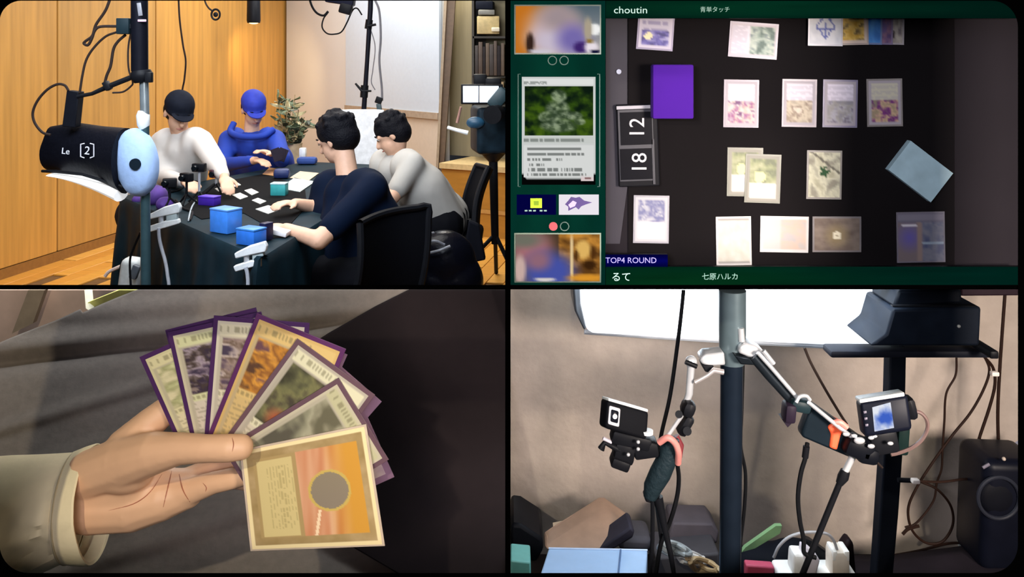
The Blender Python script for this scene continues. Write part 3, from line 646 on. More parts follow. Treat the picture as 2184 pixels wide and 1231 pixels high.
# held items
tag(MB().bbox(P(592, 493, 3.86), (R(48, 4), .06, .022), frame_from((1, -.1, -.22), (.2, 1, 0)), .004).obj('white_phone', mat('phone_white', 'e8e4e6', .3)), 'white phone in the hand of the navy shirted man', 'phone')
e = empty('card_hand', None, 'small fan of dark cards held by the man in blue', 'cards')
for k in range(4): MB().bbox(P(590+k*4, 330, 5.86+.004*k), (.06, .002, .085), rotm('Y', -20+14*k), .0008, 1).obj('card', mat('card_back_dark', '2a2530', .5), e)
# office chairs
def office_chair(name_label, seat_c, back, yaw, m):
    e = empty('office_chair', None, name_label, 'chair'); x, y, z = seat_c
    MB().bbox(V(x, y, z), (.48, .48, .07), rotm('Z', yaw), .03, 3).obj('seat', m, e)
    MB().tube([(x, y, z-.03), (x, y, .1)], .028, 12).obj('gas_column', DARKMETAL, e)
    for q in range(5):
        a_ = q*1.2566+.3; t = V(x+.3*math.cos(a_), y+.3*math.sin(a_), .07); l_ = MB().tube([(x, y, .11), t], [.028, .018], 8).obj('leg', BLACK, e)
        MB().tube([t+V(-.012, 0, -.035), t+V(.012, 0, -.035)], .033, 14).obj('caster', BLACK, l_)
    m_ = MB(); tl, tr, br, bl = back; nrm = (tr-tl).cross(bl-tl).normalized(); g = []
    for j in range(9):
        row = []
        for i in range(9):
            u, v = i/8, j/8; p = tl*(1-u)*(1-v)+tr*u*(1-v)+br*u*v+bl*(1-u)*v+nrm*(.05*math.sin(u*math.pi)-.03*math.sin(v*math.pi)); row.append(p)
        g.append(row)
    m_.loft([[p for p in row]+[p+nrm*.02 for p in row[::-1]] for row in g]); m_.obj('backrest', m, e)
    rim = [g[0][i] for i in range(9)]+[g[j][8] for j in range(1, 9)]+[g[8][i] for i in range(7, -1, -1)]+[g[j][0] for j in range(7, 0, -1)]
    MB().tube(spline(rim+[rim[0]], 2), .016, 8, False).obj('back_frame', BLACK, e)
    mid = (bl+br)/2; MB().tube(spline([mid+V(0, 0, .1), mid-V(0, 0, .05), V(x, y, z-.05)]), .022, 8).obj('back_support', BLACK, e)
    return e
MESHM = mat('chair_mesh', '030409', .8, var=.3, scale=200)
office_chair('black mesh office chair behind the man in navy, nearest the camera', (-.68, 4.34, .42), (P(768, 476, 3.72), P(914, 440, 4.0), P(884, 660, 4.0), P(748, 660, 3.72)), 0, MESHM)
office_chair('black office chair of the grey shirted man at the right', (-.42, 5.45, .42), (P(1016, 352, 5.75), P(1040, 360, 5.35), P(1012, 505, 5.2), P(985, 500, 5.7)), 0, MESHM)
bg = empty('black_bag', None, 'shiny black bag heaped below the grey shirted man', 'bag')
m_ = MB(); m_.ball(P(948, 555, 4.75), .17, (1.0, .8, .95)); m_.ball(P(925, 610, 4.75), .18, (1, .8, 1)); m_.ball(P(975, 600, 4.75), .16, (.9, .8, 1)); m_.ball(P(960, 690, 4.75), .2, (1, .8, 1))
blob(m_, 'bag_body', mat('bag_leather', '090a12', .28, bump=.8, scale=12), .014, bg)
for k, (x0, y0, x1, y1) in enumerate(((905, 505, 925, 497), (905, 520, 948, 522), (915, 540, 960, 525))):
    MB().tube(spline([P(x0, y0, 4.6), P((x0+x1)/2, y0-6, 4.58), P(x1, y1, 4.6)]), .007).obj('strap', mat('strap_grey', '777a82', .4), bg)
m_ = MB(); m_.slab([P(1000, 470, 5.1), P(1022, 480, 5.1), P(1036, 555, 5.1), P(1012, 560, 5.1), P(992, 520, 5.1)], .05)
tag(m_.obj('jacket_sleeve', mat('jacket_black', '0a0c14', .8), bevel=.01), 'black jacket end hanging off the right office chair', 'jacket')
# ================================================================ UPPER RIGHT: card table under an overhead view with its stream display
D = 1.60
tt = empty('game_table', None, 'dark game table top seen from straight above with cards laid out', 'table')
def shade_table(u, v): n = .02*fb(u, v, 9, 2); return (.105+n*.4, .085+n*.3, .10+n*.3)
MB().slab([P(1086, -60, D+.004), P(2240, -60, D+.004), P(2240, 616, D+.004), P(1086, 616, D+.004)], .03).obj('table_top', mat('table_dark', '1f1b20', .75, var=.08, scale=6), tt, smooth=False)
MB().slab([P(1340, -60, D+.001), P(2036, -60, D+.001), P(2036, 616, D+.001), P(1340, 616, D+.001)], .003).obj('play_mat', mat('mat_dark', '120f11', .85, var=.1, scale=6), tt, smooth=False)
MB().slab([P(1292, -60, D+.0005), P(1338, -60, D+.0005), P(1338, 400, D+.0005), P(1322, 520, D+.0005), P(1292, 520, D+.0005)], .0035).obj('edge_strip', mat('strip_purple_grey', '2e2a35', .7, var=.08, scale=6), tt, smooth=False)
MB().tube([P(1320, 153, D), P(1320, 153, D-.003)], .0045, 12).obj('screw', mat('screw_grey', '8a8a92', .3, .6), tt)
def rot2(x, y, a): a = math.radians(a); return (x*math.cos(a)-y*math.sin(a), x*math.sin(a)+y*math.cos(a))
def cardbox(name, cx, cy, w_, h_, ang, d, th, m, parent=None):
    c = [rot2(x*w_/2, y*h_/2, ang) for x, y in ((-1, -1), (1, -1), (1, 1), (-1, 1))]
    return MB().slab([P(cx+x, cy+y, d) for x, y in c], th).obj(name, m, parent, smooth=False)
def tcard(cx, cy, w_, h_, ang, fn, label, sleeve='77707f', lv=0, ins=4, nx=18, ny=24):
    d = D-.0012-.0012*lv
    o = cardbox('trading_card', cx, cy, w_, h_, ang, d, .001, mat('sleeve_'+sleeve, sleeve, .35)); tag(o, label, 'card')
    c = [rot2(x*(w_/2-ins), y*(h_/2-ins), ang) for x, y in ((-1, -1), (1, -1), (1, 1), (-1, 1))]
    picture('card_face', [P(cx+x, cy+y, d) for x, y in c], fn, o, nx=nx, ny=ny, th=.0003)
    return o
def art(cols, seed, s=4):
    cols = [hx(c) for c in cols]
    def f(u, v):
        n = max(0, min(.999, fb(u, v, s, seed)*.9+.5)); k = n*(len(cols)-1); i = int(k); return lerp(cols[i], cols[min(i+1, len(cols)-1)], k-i)
    return f
def lines(base, ink, n, amt=.25):
    base, ink = hx(base), hx(ink)
    def f(u, v):
        t = amt if (int(v*n*2) % 2 == 1 and .04 < u < .94 and noise.noise(Vector((u*30, int(v*n)*7.1, 0))) > -.25) else 0
        return lerp(base, ink, t)
    return f
def updown(top, bottom, split=.48, edge='b9b2bd', flip=False):
    e = hx(edge)
    def f(u, v):
        if flip: u, v = v, u
        if u < .06 or u > .94 or v < .05 or v > .95: return e
        return top(u, v/split) if v < split else bottom(u, (v-split)/(1-split))
    return f
WT = lines('d9d2dc', '9f98a8', 7, .3)
tcard(1399, 55, 78, 104, 4, updown(lines('bfb8c8', '8078a0', 4, .6), lambda u, v: hx('e8dcb0') if (u-.3)**2+(v-.3)**2*.6 < .02 else art(['4a4478', '6d66a8', 'a9a4c4'], 3)(u, v), .62, 'c4bccb'), 'white and violet card cut by the top bar, leftmost of the top row', '8f86a0')
tcard(1607, 86, 104, 76, 4, updown(WT, art(['5c6e68', '93a39a', 'b9c2b6', '6f7e80'], 5), .42, 'c6bcc4', True), 'sideways card with green grey art in the top row', '9a8fa0')
tcard(1761, 45, 74, 104, 1, lambda u, v: hx('5a66ac') if abs(v-.7) < .035 and .2 < u < .8 or (abs(u-.5) < .05 and .45 < v < .95) or abs(abs(u-.5)+abs(v-.62)-.28) < .03 else art(['c9cbd4', 'dfdfe4'], 8)(u, v), 'white card with blue emblem at the top, left end of the overlapping row', 'c4c2cc')
tcard(1892, 43, 74, 104, 1, lambda u, v: hx('40383c') if (u-.7)**2*2+(v-.82)**2 < .006 else art(['8f8880', 'b5ada3', '746c70'], 11)(u, v), 'grey card at the right end of the overlapping row', 'a39ca0', 0)
tcard(1868, 43, 74, 104, 1, art(['6f5f8c', '8c6a80', '5a4a74'], 12), 'violet card in the overlapping row beside the grey one', '7c6f8c', 1)
tcard(1845, 43, 74, 104, 1, art(['3d6cae', '4c84c8', '5f9ad0'], 13, 3), 'bright blue card in the overlapping top row', '6f80a8', 2)
tcard(1815, 44, 74, 104, -1, updown(art(['c79b3f', 'dcb45a', '8a6a3a'], 14), art(['c79b3f', 'e0bd68', '6c5a40'], 15), .5, 'd6c2b4'), 'golden card in the overlapping top row beside the blue one', 'b4a49c', 3)
tcard(1761, 46, 74, 104, 1, lambda u, v: hx('5a66ac') if abs(v-.66) < .03 and .2 < u < .8 or (abs(u-.5) < .04 and .5 < v < .9) or abs(abs(u-.5)+abs(v-.6)-.28) < .03 else art(['c9cbd4', 'dfdfe4'], 8)(u, v), 'white card with pale blue emblem lying uppermost in the top row', 'c4c2cc', 4)
for i, (cx, cy, w_, h_, a_, cols, lab, sl, top) in enumerate((
    (1581, 221, 75, 102, 1, ['a89aa6', '8c4f80', 'b7a79c', 'c4b8b8', '6d4a70'], 'white topped card with magenta art, leftmost of the four in the second row', '8f8594', 'd9d2dc'),
    (1705, 220, 74, 102, 1, ['a89c8c', 'c6b9a4', '8a7a6c', 'd2c4b4'], 'white topped card with beige art, second in the second row', '988c98', 'd9d2dc'),
    (1792, 221, 74, 102, 1, ['8a8890', '9c9894', 'aba8b4', '75707c'], 'white topped card with grey art, third in the second row', '857f98', 'd9d2e0'),
    (1887, 219, 76, 102, -1, ['8c8070', '6a2a74', 'c9a98c', '9c8c74'], 'cream topped card with purple art, rightmost in the second row', '8c8684', 'c9c4b0'))):
    tcard(cx, cy, w_, h_, a_, updown(lines(top, '9f98a8', 7, .3), art(cols, 20+i, 3.5), .44, 'aaa2aa'), lab, sl)
def creamart(u, v): return hx('d6d69c') if (u-.4)**2+(v-.75)**2*.7 < .03 else art(['6f7460', '8c9270', 'a4a488'], 31)(u, v)
tcard(1589, 367, 76, 104, 1, updown(creamart, lambda u, v: hx('cbc4c0'), .58, '8f8c84'), 'olive card with a cream box, partly under its twin', '7c7c72')
tcard(1627, 381, 76, 104, 2, updown(creamart, lambda u, v: hx('d2cbc4'), .62, '8f8c84'), 'olive card with a cream box lying over its twin', '7c7c72', 1)
def star(u, v):
    r_ = math.hypot(u-.5, (v-.42)*1.35); a_ = math.atan2(v-.42, u-.5)
    if r_ < .13*(1+.4*math.cos(5*a_)): return hx('1d4a26')
    return hx('6b675c') if abs((v-.05)*1.2-u*.62+.12) < .035 and v < .5 else art(['a8a48c', 'cfcdb4', '8f8b7c'], 33)(u, v)
tcard(1758, 373, 75, 104, 1, star, 'cream card with a small dark green star', '86817e')
tcard(1389, 468, 76, 102, 1, updown(art(['9c9cac', '6a6c92', 'b0b0b8'], 35, 5), lambda u, v: hx('d6d0d2'), .57, 'b4b2b8'), 'blue grey card alone at the lower left of the table', '9c9aa4')
def whitec(u, v): e = min(u, 1-u, v, 1-v); return hx('8c8988') if .04 < e < .055 else art(['b9b6ac', 'cac6bf'], 37)(u, v) if e > .055 else hx('c9c3c4')
tcard(1565, 514, 75, 104, -1, whitec, 'plain white card standing upright in the bottom row', 'cfcaca', ins=2)
tcard(1673, 500, 103, 77, 1, lambda u, v: hx('cbc7c8') if min(u, 1-u, v, 1-v) < .05 else (hx('b6b5b4') if u < .4 else art(['b3aaa8', 'c2aa9c', 'aca6a8'], 39)(u, v)), 'sideways white card with pinkish art in the bottom row', 'c6c2c4', ins=2)
def flare(u, v): r_ = math.hypot((u-.5)*1.35, v-.53); return hx('e8e0c8') if .02 < r_ < .13 else lerp(hx('9c8a62'), art(['6a5c54', '84766c'], 41)(u, v), min(1, r_*2.2))
tcard(1785, 500, 104, 76, 0, flare, 'sideways brown card with a glowing centre in the bottom row', '7c7678')
def dual(u, v):
    if v < .2: return hx('7a7684') if int(v*40) % 2 else hx('6a6676')
    if .22 < v < .29 and .1 < u < .42: return hx('d0ccd4')
    if u < .42: return lerp(hx('6058a4'), hx('74686c'), min(1, math.hypot(u-.25, v-.5)*2.8))
    if u < .54: return hx('8a7874')
    return hx('94a4b4') if abs(v-.62) < .035 else art(['5c6078', '787884', '4c5270'], 43)(u, v)
tcard(1964, 506, 103, 108, -1, dual, 'square looking pair of violet blue cards at the lower right', '716c78', ins=3)
o = tag(cardbox('deck', 1964, 366, 114, 78, 37.5, D-.014, .0145, mat('sleeve_ice', 'a9c6d2', .5)), 'pale ice blue sleeved deck lying askew at the right', 'deck'); o.data.materials[0] = mat('sleeve_ice', 'a9c6d2', .5)
o = empty('deck_box', None, 'deep purple deck box overlapping the black score counter', 'deck box')
m_ = MB(); m_.bbox(P(1433, 195, D-.028), (R(85, D), .03, R(113, D)), None, .003); m_.obj('box_body', mat('deck_purple', '430090', .9, var=.03), o)
sc_ = empty('score_counter', None, 'black score counter with the numbers 12 and 18 turned sideways', 'counter')
cardbox('counter_body', 1361, 310, 88, 176, -2, D-.010, .0105, mat('counter_black', '17171c', .35), sc_).modifiers.new('b', 'BEVEL').width = .002
cardbox('top_strip', 1351, 229, 72, 7, -2, D-.0118, .002, mat('strip_silver', 'a9a6b0', .4), sc_)
cardbox('window_frame', 1357, 310, 74, 152, -2, D-.0112, .0014, mat('counter_frame', '30303a', .4), sc_)
cardbox('dial_window', 1357, 274, 68, 70, -2, D-.0122, .0012, mat('dial_black', '121218', .3), sc_)
cardbox('dial_window', 1357, 350, 68, 66, -2, D-.0122, .0012, mat('dial_black', '121218', .3), sc_)
cardbox('side_slot', 1394, 345, 5, 96, -2, D-.0122, .0014, mat('counter_frame', '30303a', .4), sc_)
NUM = mat('number_white', 'c6c4cc', .5)
text('number', '12', 1360, 273, 32, D-.0128, NUM, sc_, ang=90)
text('number', '18', 1365, 348, 32, D-.0128, NUM, sc_, ang=90)
# ---- the lit display borders (screen of the broadcast)
S = D-.034
def glow(base, mid, cx_, cy_, rx, ry, seed):
    base, mid = hx(base), hx(mid)
    def f(u, v):
        k = math.exp(-((u-cx_)/rx)**2-((v-cy_)/ry)**2); n = 1+.15*fb(u, v, 4, seed); return tuple(c*n for c in lerp(base, mid, k))
    return f
def dpanel(name, box, fn, label, nx=24, ny=24):
    o = MB().slab(quadpx(*box, S), .01).obj(name, BLACK, None, smooth=False); tag(o, label, 'display')
    picture('screen', quadpx(*box, S), fn, o, SCREEN, nx, ny, .0004); return o
side = dpanel('side_display', (1087, -12, 1291, 616), glow('02211f', '063a2c', .5, .5, .8, .6, 1), 'tall dark green side display with two pictures and a card image', 12, 30)
top = dpanel('bar_display', (1292, -12, 2185, 39), glow('011712', '04301f', .28, .55, .45, .45, 2), 'dark green display bar across the top with the name choutin', 50, 6)
bot = dpanel('bar_display', (1292, 569, 2185, 616), glow('01201a', '043018', .2, .7, .35, .8, 3), 'dark green display bar along the bottom with white writing', 50, 6)
TXT = mat('text_glow', 'b9d8cf', .5, emit=.8); TXT2 = mat('text_glow_dim', '93b8ab', .5, emit=.6); TXV = mat('text_violet', '9c94d8', .5, emit=.5)
text('lettering', 'choutin', 1345, 22, 15, S-.001, TXT, top, sx=1.12)
text('lettering', '青単タッチ', 1525, 21, 9, S-.001, TXT2, top)
text('lettering', 'るて', 1325, 592, 15, S-.001, TXT, bot)
text('lettering', '七原ハルカ', 1536, 591, 11, S-.001, TXT2, bot)
rb_ = dpanel('round_badge', (1292, 543, 1424, 570), lambda u, v: lerp(hx('05055c'), hx('000018'), abs(v-.5)*1.2), 'deep blue badge reading TOP4 ROUND above the bottom bar', 12, 6)
text('lettering', 'TOP4 ROUND', 1346, 556, 12, S-.001, TXV, rb_)
def inset(name, box, fn, parent, frame_c=None, nx=24, ny=18, label=None, k=.0012):
    if frame_c:
        f_ = MB().slab(quadpx(box[0]-3, box[1]-3, box[2]+3, box[3]+3, S-.0016), .0016).obj('picture_frame', mat('frame_'+frame_c, frame_c, .5, emit=.25), parent, smooth=False)
    o = picture(name, quadpx(*box, S-.0016), fn, parent, SCREEN, nx, ny, k)
    if label: o['label'] = label
    return o
def blobs(bg, items):
    def f(u, v):
        c = bg(u, v) if callable(bg) else hx(bg)
        for (x, y, rx, ry, col, soft) in items:
            r_ = math.hypot((u-x)/rx, (v-y)/ry); k = 1 if r_ < 1-soft else 0 if r_ > 1+soft else (1+soft-r_)/(2*soft)
            c = lerp(c, hx(col), k*k*(3-2*k))
        return c
    return f
inset('webcam_picture', (1100, 13, 1279, 113), blobs(lambda u, v: lerp(hx('c07020'), lerp(hx('50606a'), hx('b0a8a8'), v), min(1, max(0, (u-.15)*2.2))), [
    (.45, .5, .3, .45, 'c9a8a0', .6), (.45, .75, .28, .32, 'c4b8c8', .7), (.5, .25, .2, .25, '9c8c90', .8), (.68, .7, .18, .3, '7468a8', .7), (.94, .5, .08, .12, 'f0f0ee', .3), (.86, .5, .05, .25, 'a89c88', .4),
    (.17, .8, .05, .22, '33221c', .4), (.78, .88, .09, .12, '3c2468', .4), (.9, .88, .08, .12, 'e6dce4', .4), (.88, .75, .04, .05, '8a7038', .5), (.95, .97, .06, .05, '141436', .3), (.3, .97, .14, .06, 'c9c2cc', .4)]), side, '8f9c94', 36, 22, 'blurred picture of a seated person before an orange wall')
inset('webcam_picture', (1100, 500, 1279, 600), blobs(lambda u, v: lerp(hx('5c3a18'), hx('c88a38'), max(0, min(1, (fb(u, v, 5, 4)+.5)))) if u > .5 else lerp(hx('6a5a50'), hx('4a3828'), u*2), [
    (.2, .3, .22, .34, 'a46a70', .6), (.1, .12, .2, .16, '6c6c60', .7), (.4, .8, .3, .42, '4450a0', .5), (.27, .55, .14, .2, '8c6474', .7), (.05, .75, .07, .3, 'c4a8a0', .4), (.67, .5, .012, .5, 'e8cc98', .3),
    (.8, .32, .09, .2, 'dcb060', .3), (.88, .65, .08, .1, '38200c', .4), (.72, .45, .03, .12, '4c2c10', .4), (.92, .4, .03, .14, '4c2c10', .4), (.83, .92, .2, .07, 'd8932c', .5), (.35, .97, .13, .035, 'd8d0c8', .3)]), side, '8a9c8c', 36, 22, 'blurred picture of a person in blue before wooden shelves')
def circ(x, y, r_, m, nm, fill=False):
    if fill: MB().tube([P(x, y, S-.0005), P(x, y, S-.0022)], R(r_, D), 20).obj(nm, m, side)
    else: MB().tube([P(x+r_*math.cos(t*math.pi/14), y+r_*math.sin(t*math.pi/14), S-.0012) for t in range(29)], R(1.1, D), 6, False).obj(nm, m, side)
RG = mat('ring_grey', '6a8078', .5, emit=.3)
circ(1178, 129, 9, RG, 'win_ring'); circ(1203, 129, 9, RG, 'win_ring'); circ(1204, 483, 9, RG, 'win_ring'); circ(1180, 483, 9, mat('ring_red', 'c05058', .5, emit=.6), 'win_ring', True)
# shown card: white border, green woodland picture, text
BR_ = mat('bracket_grey', '5a7670', .5, emit=.3)
for x in (1105, 1279):
    MB().tube([P(x+(5 if x < 1200 else -5), 158, S-.001), P(x, 158, S-.001), P(x, 398, S-.001), P(x+(5 if x < 1200 else -5), 398, S-.001)], R(1.2, D), 6).obj('side_bracket', BR_, side)
def forest(u, v):
    n = fb(u, v, 6, 60); g = lerp(hx('0c1a10'), hx('2f4a12'), max(0, min(1, n+.4+v*.3)))
    if u < .3 or u > .75: g = lerp(g, hx('4e6a14'), max(0, .6*(v-.3)+n*.5))
    c = [(.5, .2, .13, .15), (.48, .5, .2, .26), (.3, .62, .12, .12), (.72, .6, .14, .1), (.5, .8, .3, .16), (.8, .72, .1, .08)]
    k = 0
    for x, y, rx, ry in c: k = max(k, 1-math.hypot((u-x)/rx, (v-y)/ry)**2)
    if k > 0: g = lerp(g, lerp(hx('3a4a34'), hx('9aa88a'), max(0, min(1, .45+fb(u, v, 11, 61)))), min(.85, k*1.6))
    return g
inset('card_frame', (1113, 164, 1270, 394), lambda u, v: hx('050606') if v > .945 or (v > .9 and (u < .04 or u > .96)) else hx('c9ccca'), side, None, 30, 44)
S0 = S; S = S-.0014
inset('card_art', (1119, 184, 1265, 289), forest, side, None, 60, 44)
inset('title_bar', (1117, 168, 1266, 181), lambda u, v: lerp(hx('dcdedc'), hx('6a706c'), .6 if u < .33 and .35 < v < .85 and noise.noise(Vector((u*80, 3, v*4))) > -.2 else 0), side, None, 50, 6)
inset('type_bar', (1117, 292, 1266, 306), lambda u, v: lerp(hx('c4c8c4'), hx('5a605c'), .6 if .3 < v < .75 and u < .86 and noise.noise(Vector((u*90, 5, 0))) > -.2 else 0), side, None, 60, 6)
inset('text_box', (1117, 310, 1266, 378), lambda u, v: lerp(hx('d4d6d4'), hx('4c504e'), .65 if (v*6.2) % 1 > .45 and .05 < u < (.82, .86, .55, .3, .84, .9, .4)[int(v*6.2)] and noise.noise(Vector((u*70, int(v*6.2)*5.1, 0))) > -.12 else 0), side, None, 70, 36)
inset('number_plate', (1239, 374, 1266, 386), lambda u, v: hx('d8c8c8') if not (.25 < u < .8 and .3 < v < .7) else hx('8a6a6a'), side, None, 12, 8)
S = S0
inset('ad_tile', (1102, 415, 1186, 458), lambda u, v: hx('03033c'), side, None, 8, 6, 'navy tile with a yellow green square')
inset('ad_tile', (1192, 415, 1277, 458), lambda u, v: hx('ece6ee'), side, None, 8, 6, 'white tile with a violet fish shaped mark')
MB().slab(quadpx(1131, 423, 1156, 444, S-.003), .0008).obj('tile_square', mat('tile_lime', 'b4cc2c', .5, emit=.7), side, bevel=.002)
MB().slab(quadpx(1139, 429, 1149, 438, S-.0036), .0006).obj('tile_square', mat('tile_lime_dark', '86a81c', .5, emit=.5), side)
for k, x in enumerate((1122, 1131, 1140, 1154, 1163)): MB().slab(quadpx(x-3, 448, x+3, 451, S-.003), .0004).obj('tile_dash', TXT2, side)
fish = [(1205, 436), (1212, 428), (1218, 420), (1228, 422), (1236, 420), (1246, 428), (1263, 432), (1250, 436), (1240, 440), (1234, 447), (1228, 442), (1220, 446), (1212, 450), (1212, 441)]
MB().slab([P(x, y, S-.0032) for x, y in fish], .0006).obj('fish_mark', mat('mark_violet', '4c3a78', .5, emit=.5), side, smooth=False)
MB().slab([P(x, y, S-.0036) for x, y in ((1212, 437), (1222, 428), (1230, 432), (1226, 440), (1216, 444))], .0006).obj('fish_mark', mat('mark_pale', 'c0acd8', .5, emit=.6), side, smooth=False)

# ================================================================ LOWER LEFT: hand with a fan of cards over a cloth
CG = mat('cloth_grey', '81766c', .85, var=.08, scale=60, bump=.15)
def bd(y): return 2.15-(y-612)/613*.45
def fold(x, y):
    t = y-618+(x)*.06
    f = 0
    for (y0, a, wd, sl) in ((105, .012, 22, -.10), (135, -.014, 20, -.12), (45, .008, 26, -.06), (235, .007, 14, -.30), (330, .005, 18, -.32), (575, .012, 22, -.33), (480, -.008, 26, -.2), (20, -.005, 20, -.1)):
        q = (y-618-y0)-sl*(x-220); f += a*math.exp(-(q/wd)**2)
    return f+.004*fb(x/1100, y/620, 3, 6)
b = bmesh.new(); g = []
NX, NY = 230, 130
for j in range(NY+1):
    row = []
    for i in range(NX+1):
        x = -60+1142*i/NX; y0 = 732-.42*x if x < 180 else 656
        ytop = (735-.42*max(x, -60)) if x < 178 else max(619, 664-.425*(x-190)) if x < 300 else 619
        y = ytop+(1240-ytop)*j/NY; row.append(b.verts.new(P(x, y, bd(y)-fold(x, y)*1.1)))
    g.append(row)
for j in range(NY):
    for i in range(NX): b.faces.new((g[j][i], g[j+1][i], g[j+1][i+1], g[j][i+1]))
m_ = MB(); m_.b.free(); m_.b = b
o = tag(m_.obj('grey_cloth', CG), 'creased dark grey cloth spread behind the hand', 'cloth'); s_ = o.modifiers.new('s', 'SOLIDIFY'); s_.thickness = .006; s_.offset = -1
tag(MB().slab([P(x, y, bd(y)-.028) for x, y in ((872, 619), (1082, 619), (1082, 1260), (905, 1260), (735, 1160), (560, 1010), (540, 815), (700, 712), (800, 655))], .012).obj('black_mat', mat('mat_black_brown', '241d1e', .95, var=.06, scale=30), bevel=.004), 'near black mat on the right of the grey cloth', 'mat')
# floor beyond the cloth edge with a pale tape corner
structure(MB().slab([P(-80, 619, 2.45), P(330, 619, 2.45), P(330, 800, 2.45), P(-80, 800, 2.45)], .02).obj('wall_beyond', mat('pink_brown_board', 'cbab96', .7, var=.25, scale=7, bump=.1), smooth=False))
yf = empty('yellow_frame', None, 'pale yellow frame corner beyond the grey cloth', 'frame')
MB().slab([P(180, 619, 2.3), P(189, 619, 2.3), P(193, 664, 2.22), P(183, 658, 2.22)], .02).obj('frame_post', mat('frame_cream', 'e0d8b8', .5), yf)
MB().slab([P(186, 646, 2.25), P(254, 619, 2.25), P(300, 619, 2.25), P(190, 668, 2.25)], .02).obj('frame_rail', mat('frame_yellow', 'f4ec86', .5), yf)
MB().slab([P(60, 619, 2.4), P(95, 619, 2.4), P(70, 690, 2.4), P(25, 712, 2.4)], .02).obj('floor_strip', mat('strip_beige', 'a8937a', .6), yf)

KD = 1.40
def fan(tlx, tly, ang, w_, h_, d, fn, label, sleeve, ins=10, nm='trading_card'):
    a_ = math.radians(ang); ux_ = (math.cos(a_), math.sin(a_)); vx_ = (-math.sin(a_), math.cos(a_))
    def q(u, v): return P(tlx+ux_[0]*u+vx_[0]*v, tly+ux_[1]*u+vx_[1]*v, d)
    o = MB().slab([q(0, 0), q(w_, 0), q(w_, h_), q(0, h_)], .0016).obj(nm, sleeve, smooth=False, bevel=.0004); tag(o, label, 'card')
    if fn: picture('card_face', [q(ins, ins), q(w_-ins, ins), q(w_-ins, h_-ins), q(ins, h_-ins)], fn, o, nx=48, ny=64, th=.0005)
    return o
PUR = mat('sleeve_purple', '4a2a58', .35, var=.06); PUR2 = mat('sleeve_mauve', '8a6a80', .35, var=.08); PUR3 = mat('sleeve_plum', '5c2f5c', .35)
def bigcard(border, title, artf, box, split=(.12, .55)):
    bo, ti = hx(border), hx(title)
    def f(u, v):
        e = min(u, 1-u, v*1.4, (1-v)*1.4)
        if e < .03: return bo
        if v < split[0]: return lerp(ti, hx('6a6448'), .45 if .35 < v/split[0] < .75 and u < .7 and noise.noise(Vector((u*50, 1, 0))) > 0 else 0)
        if v < split[0]+.015 or u < .07 or u > .93: return lerp(bo, hx('a8a08c'), .5)
        if v < split[1]: return artf(u, (v-split[0])/(split[1]-split[0]))
        if v < split[1]+.07: return lerp(ti, hx('605840'), .4 if .02 < v-split[1] < .05 and noise.noise(Vector((u*50, 2, 0))) > 0 else 0)
        return lerp(hx(box), hx('6e6650'), .35 if (v*26) % 1 > .5 and noise.noise(Vector((u*40, int(v*26)*3.3, 0))) > -.1 else 0)
    return f
f1 = bigcard('cfc79a', 'd8d0a0', art(['b9bf86', 'd0d29c', 'a0a070', 'd8cfa4'], 71, 2.5), 'd9cfa6')
f2 = bigcard('c8c0a0', 'd0d0a0', art(['2c2838', '6a5a68', 'a89aa0', '4c4038', '3a3040', '8a7a70'], 72, 4), 'cfc4ae')
f3 = bigcard('d0c8b0', 'ddd6b4', art(['5a4a58', 'a08c80', '6c5a4c', 'c4b4a8', '4a4050'], 73, 4), 'd0c6b0')
f4 = bigcard('cfae6c', 'd8ba78', art(['5a4030', 'c88a38', '8a5a30', 'd89a40', '6a4a50'], 74, 3), 'd0b478')
def a5(u, v):
    if abs(u-.55+.1*(v-.2)) < .05*v and v < .75: return hx('d8dcb0')
    return lerp(art(['3c3a2c', '5a5a40', '7c7a50', '4a4438'], 75, 3)(u, v), hx('c05a3c'), max(0, 1-math.hypot((u-.3)/.18, (v-.85)/.2)))
f5 = bigcard('b8b09c', 'dcd8b4', a5, 'cfc6ac', (.12, .66))
f6 = bigcard('c4bca0', 'c0bc94', art(['5c584a', '8c8a70', 'a8a488', '6a6650'], 76, 2.5), 'bcb69c', (.12, .8))
# cards further back peeking out behind the fan
for i, (x, y, a_, lab) in enumerate(((546, 656, -14, 'purple sleeve back peeking out above the second and third cards'), (655, 690, 3, 'plum sleeve corner above the orange card'), (741, 757, 24, 'mauve sleeve corner above the fifth card'), (814, 857, 41, 'pinkish sleeve corner at the right hand edge of the fan'))):
    fan(x-200*math.cos(math.radians(a_)), y-200*math.sin(math.radians(a_)), a_, 200, 290, KD+.030+.0035*i, None, lab, (PUR, PUR3, PUR2, PUR2)[i])
fan(841-205*math.cos(math.radians(66)), 1018-205*math.sin(math.radians(66)), 66, 205, 300, KD+.05, art(['a89098', 'c4b0ac', '8c7a80'], 79, 3), 'pinkish sleeved card whose corner shows lowest behind the front card', PUR2, 14)
fan(297, 762, -24, 205, 240, KD+.024, f1, 'leftmost card of the fan with pale yellow green picture', PUR)
fan(357, 709, -12.5, 205, 258, KD+.020, f2, 'second card of the fan with dark figure picture', PUR)
fan(456, 673, 4.5, 205, 284, KD+.016, f3, 'third card of the fan with grey and tan picture', PUR)
fan(548, 668, 22, 205, 292, KD+.012, f4, 'fourth card of the fan with orange picture', PUR3)
fan(634, 722, 36, 205, 290, KD+.008, f5, 'fifth card of the fan with pale beam and red spot', mat('sleeve_brown', '6a5058', .35))
fan(722, 806, 58.5, 205, 290, KD+.004, f6, 'sixth card of the fan with hazy grey green picture', mat('sleeve_brown', '6a5058', .35))
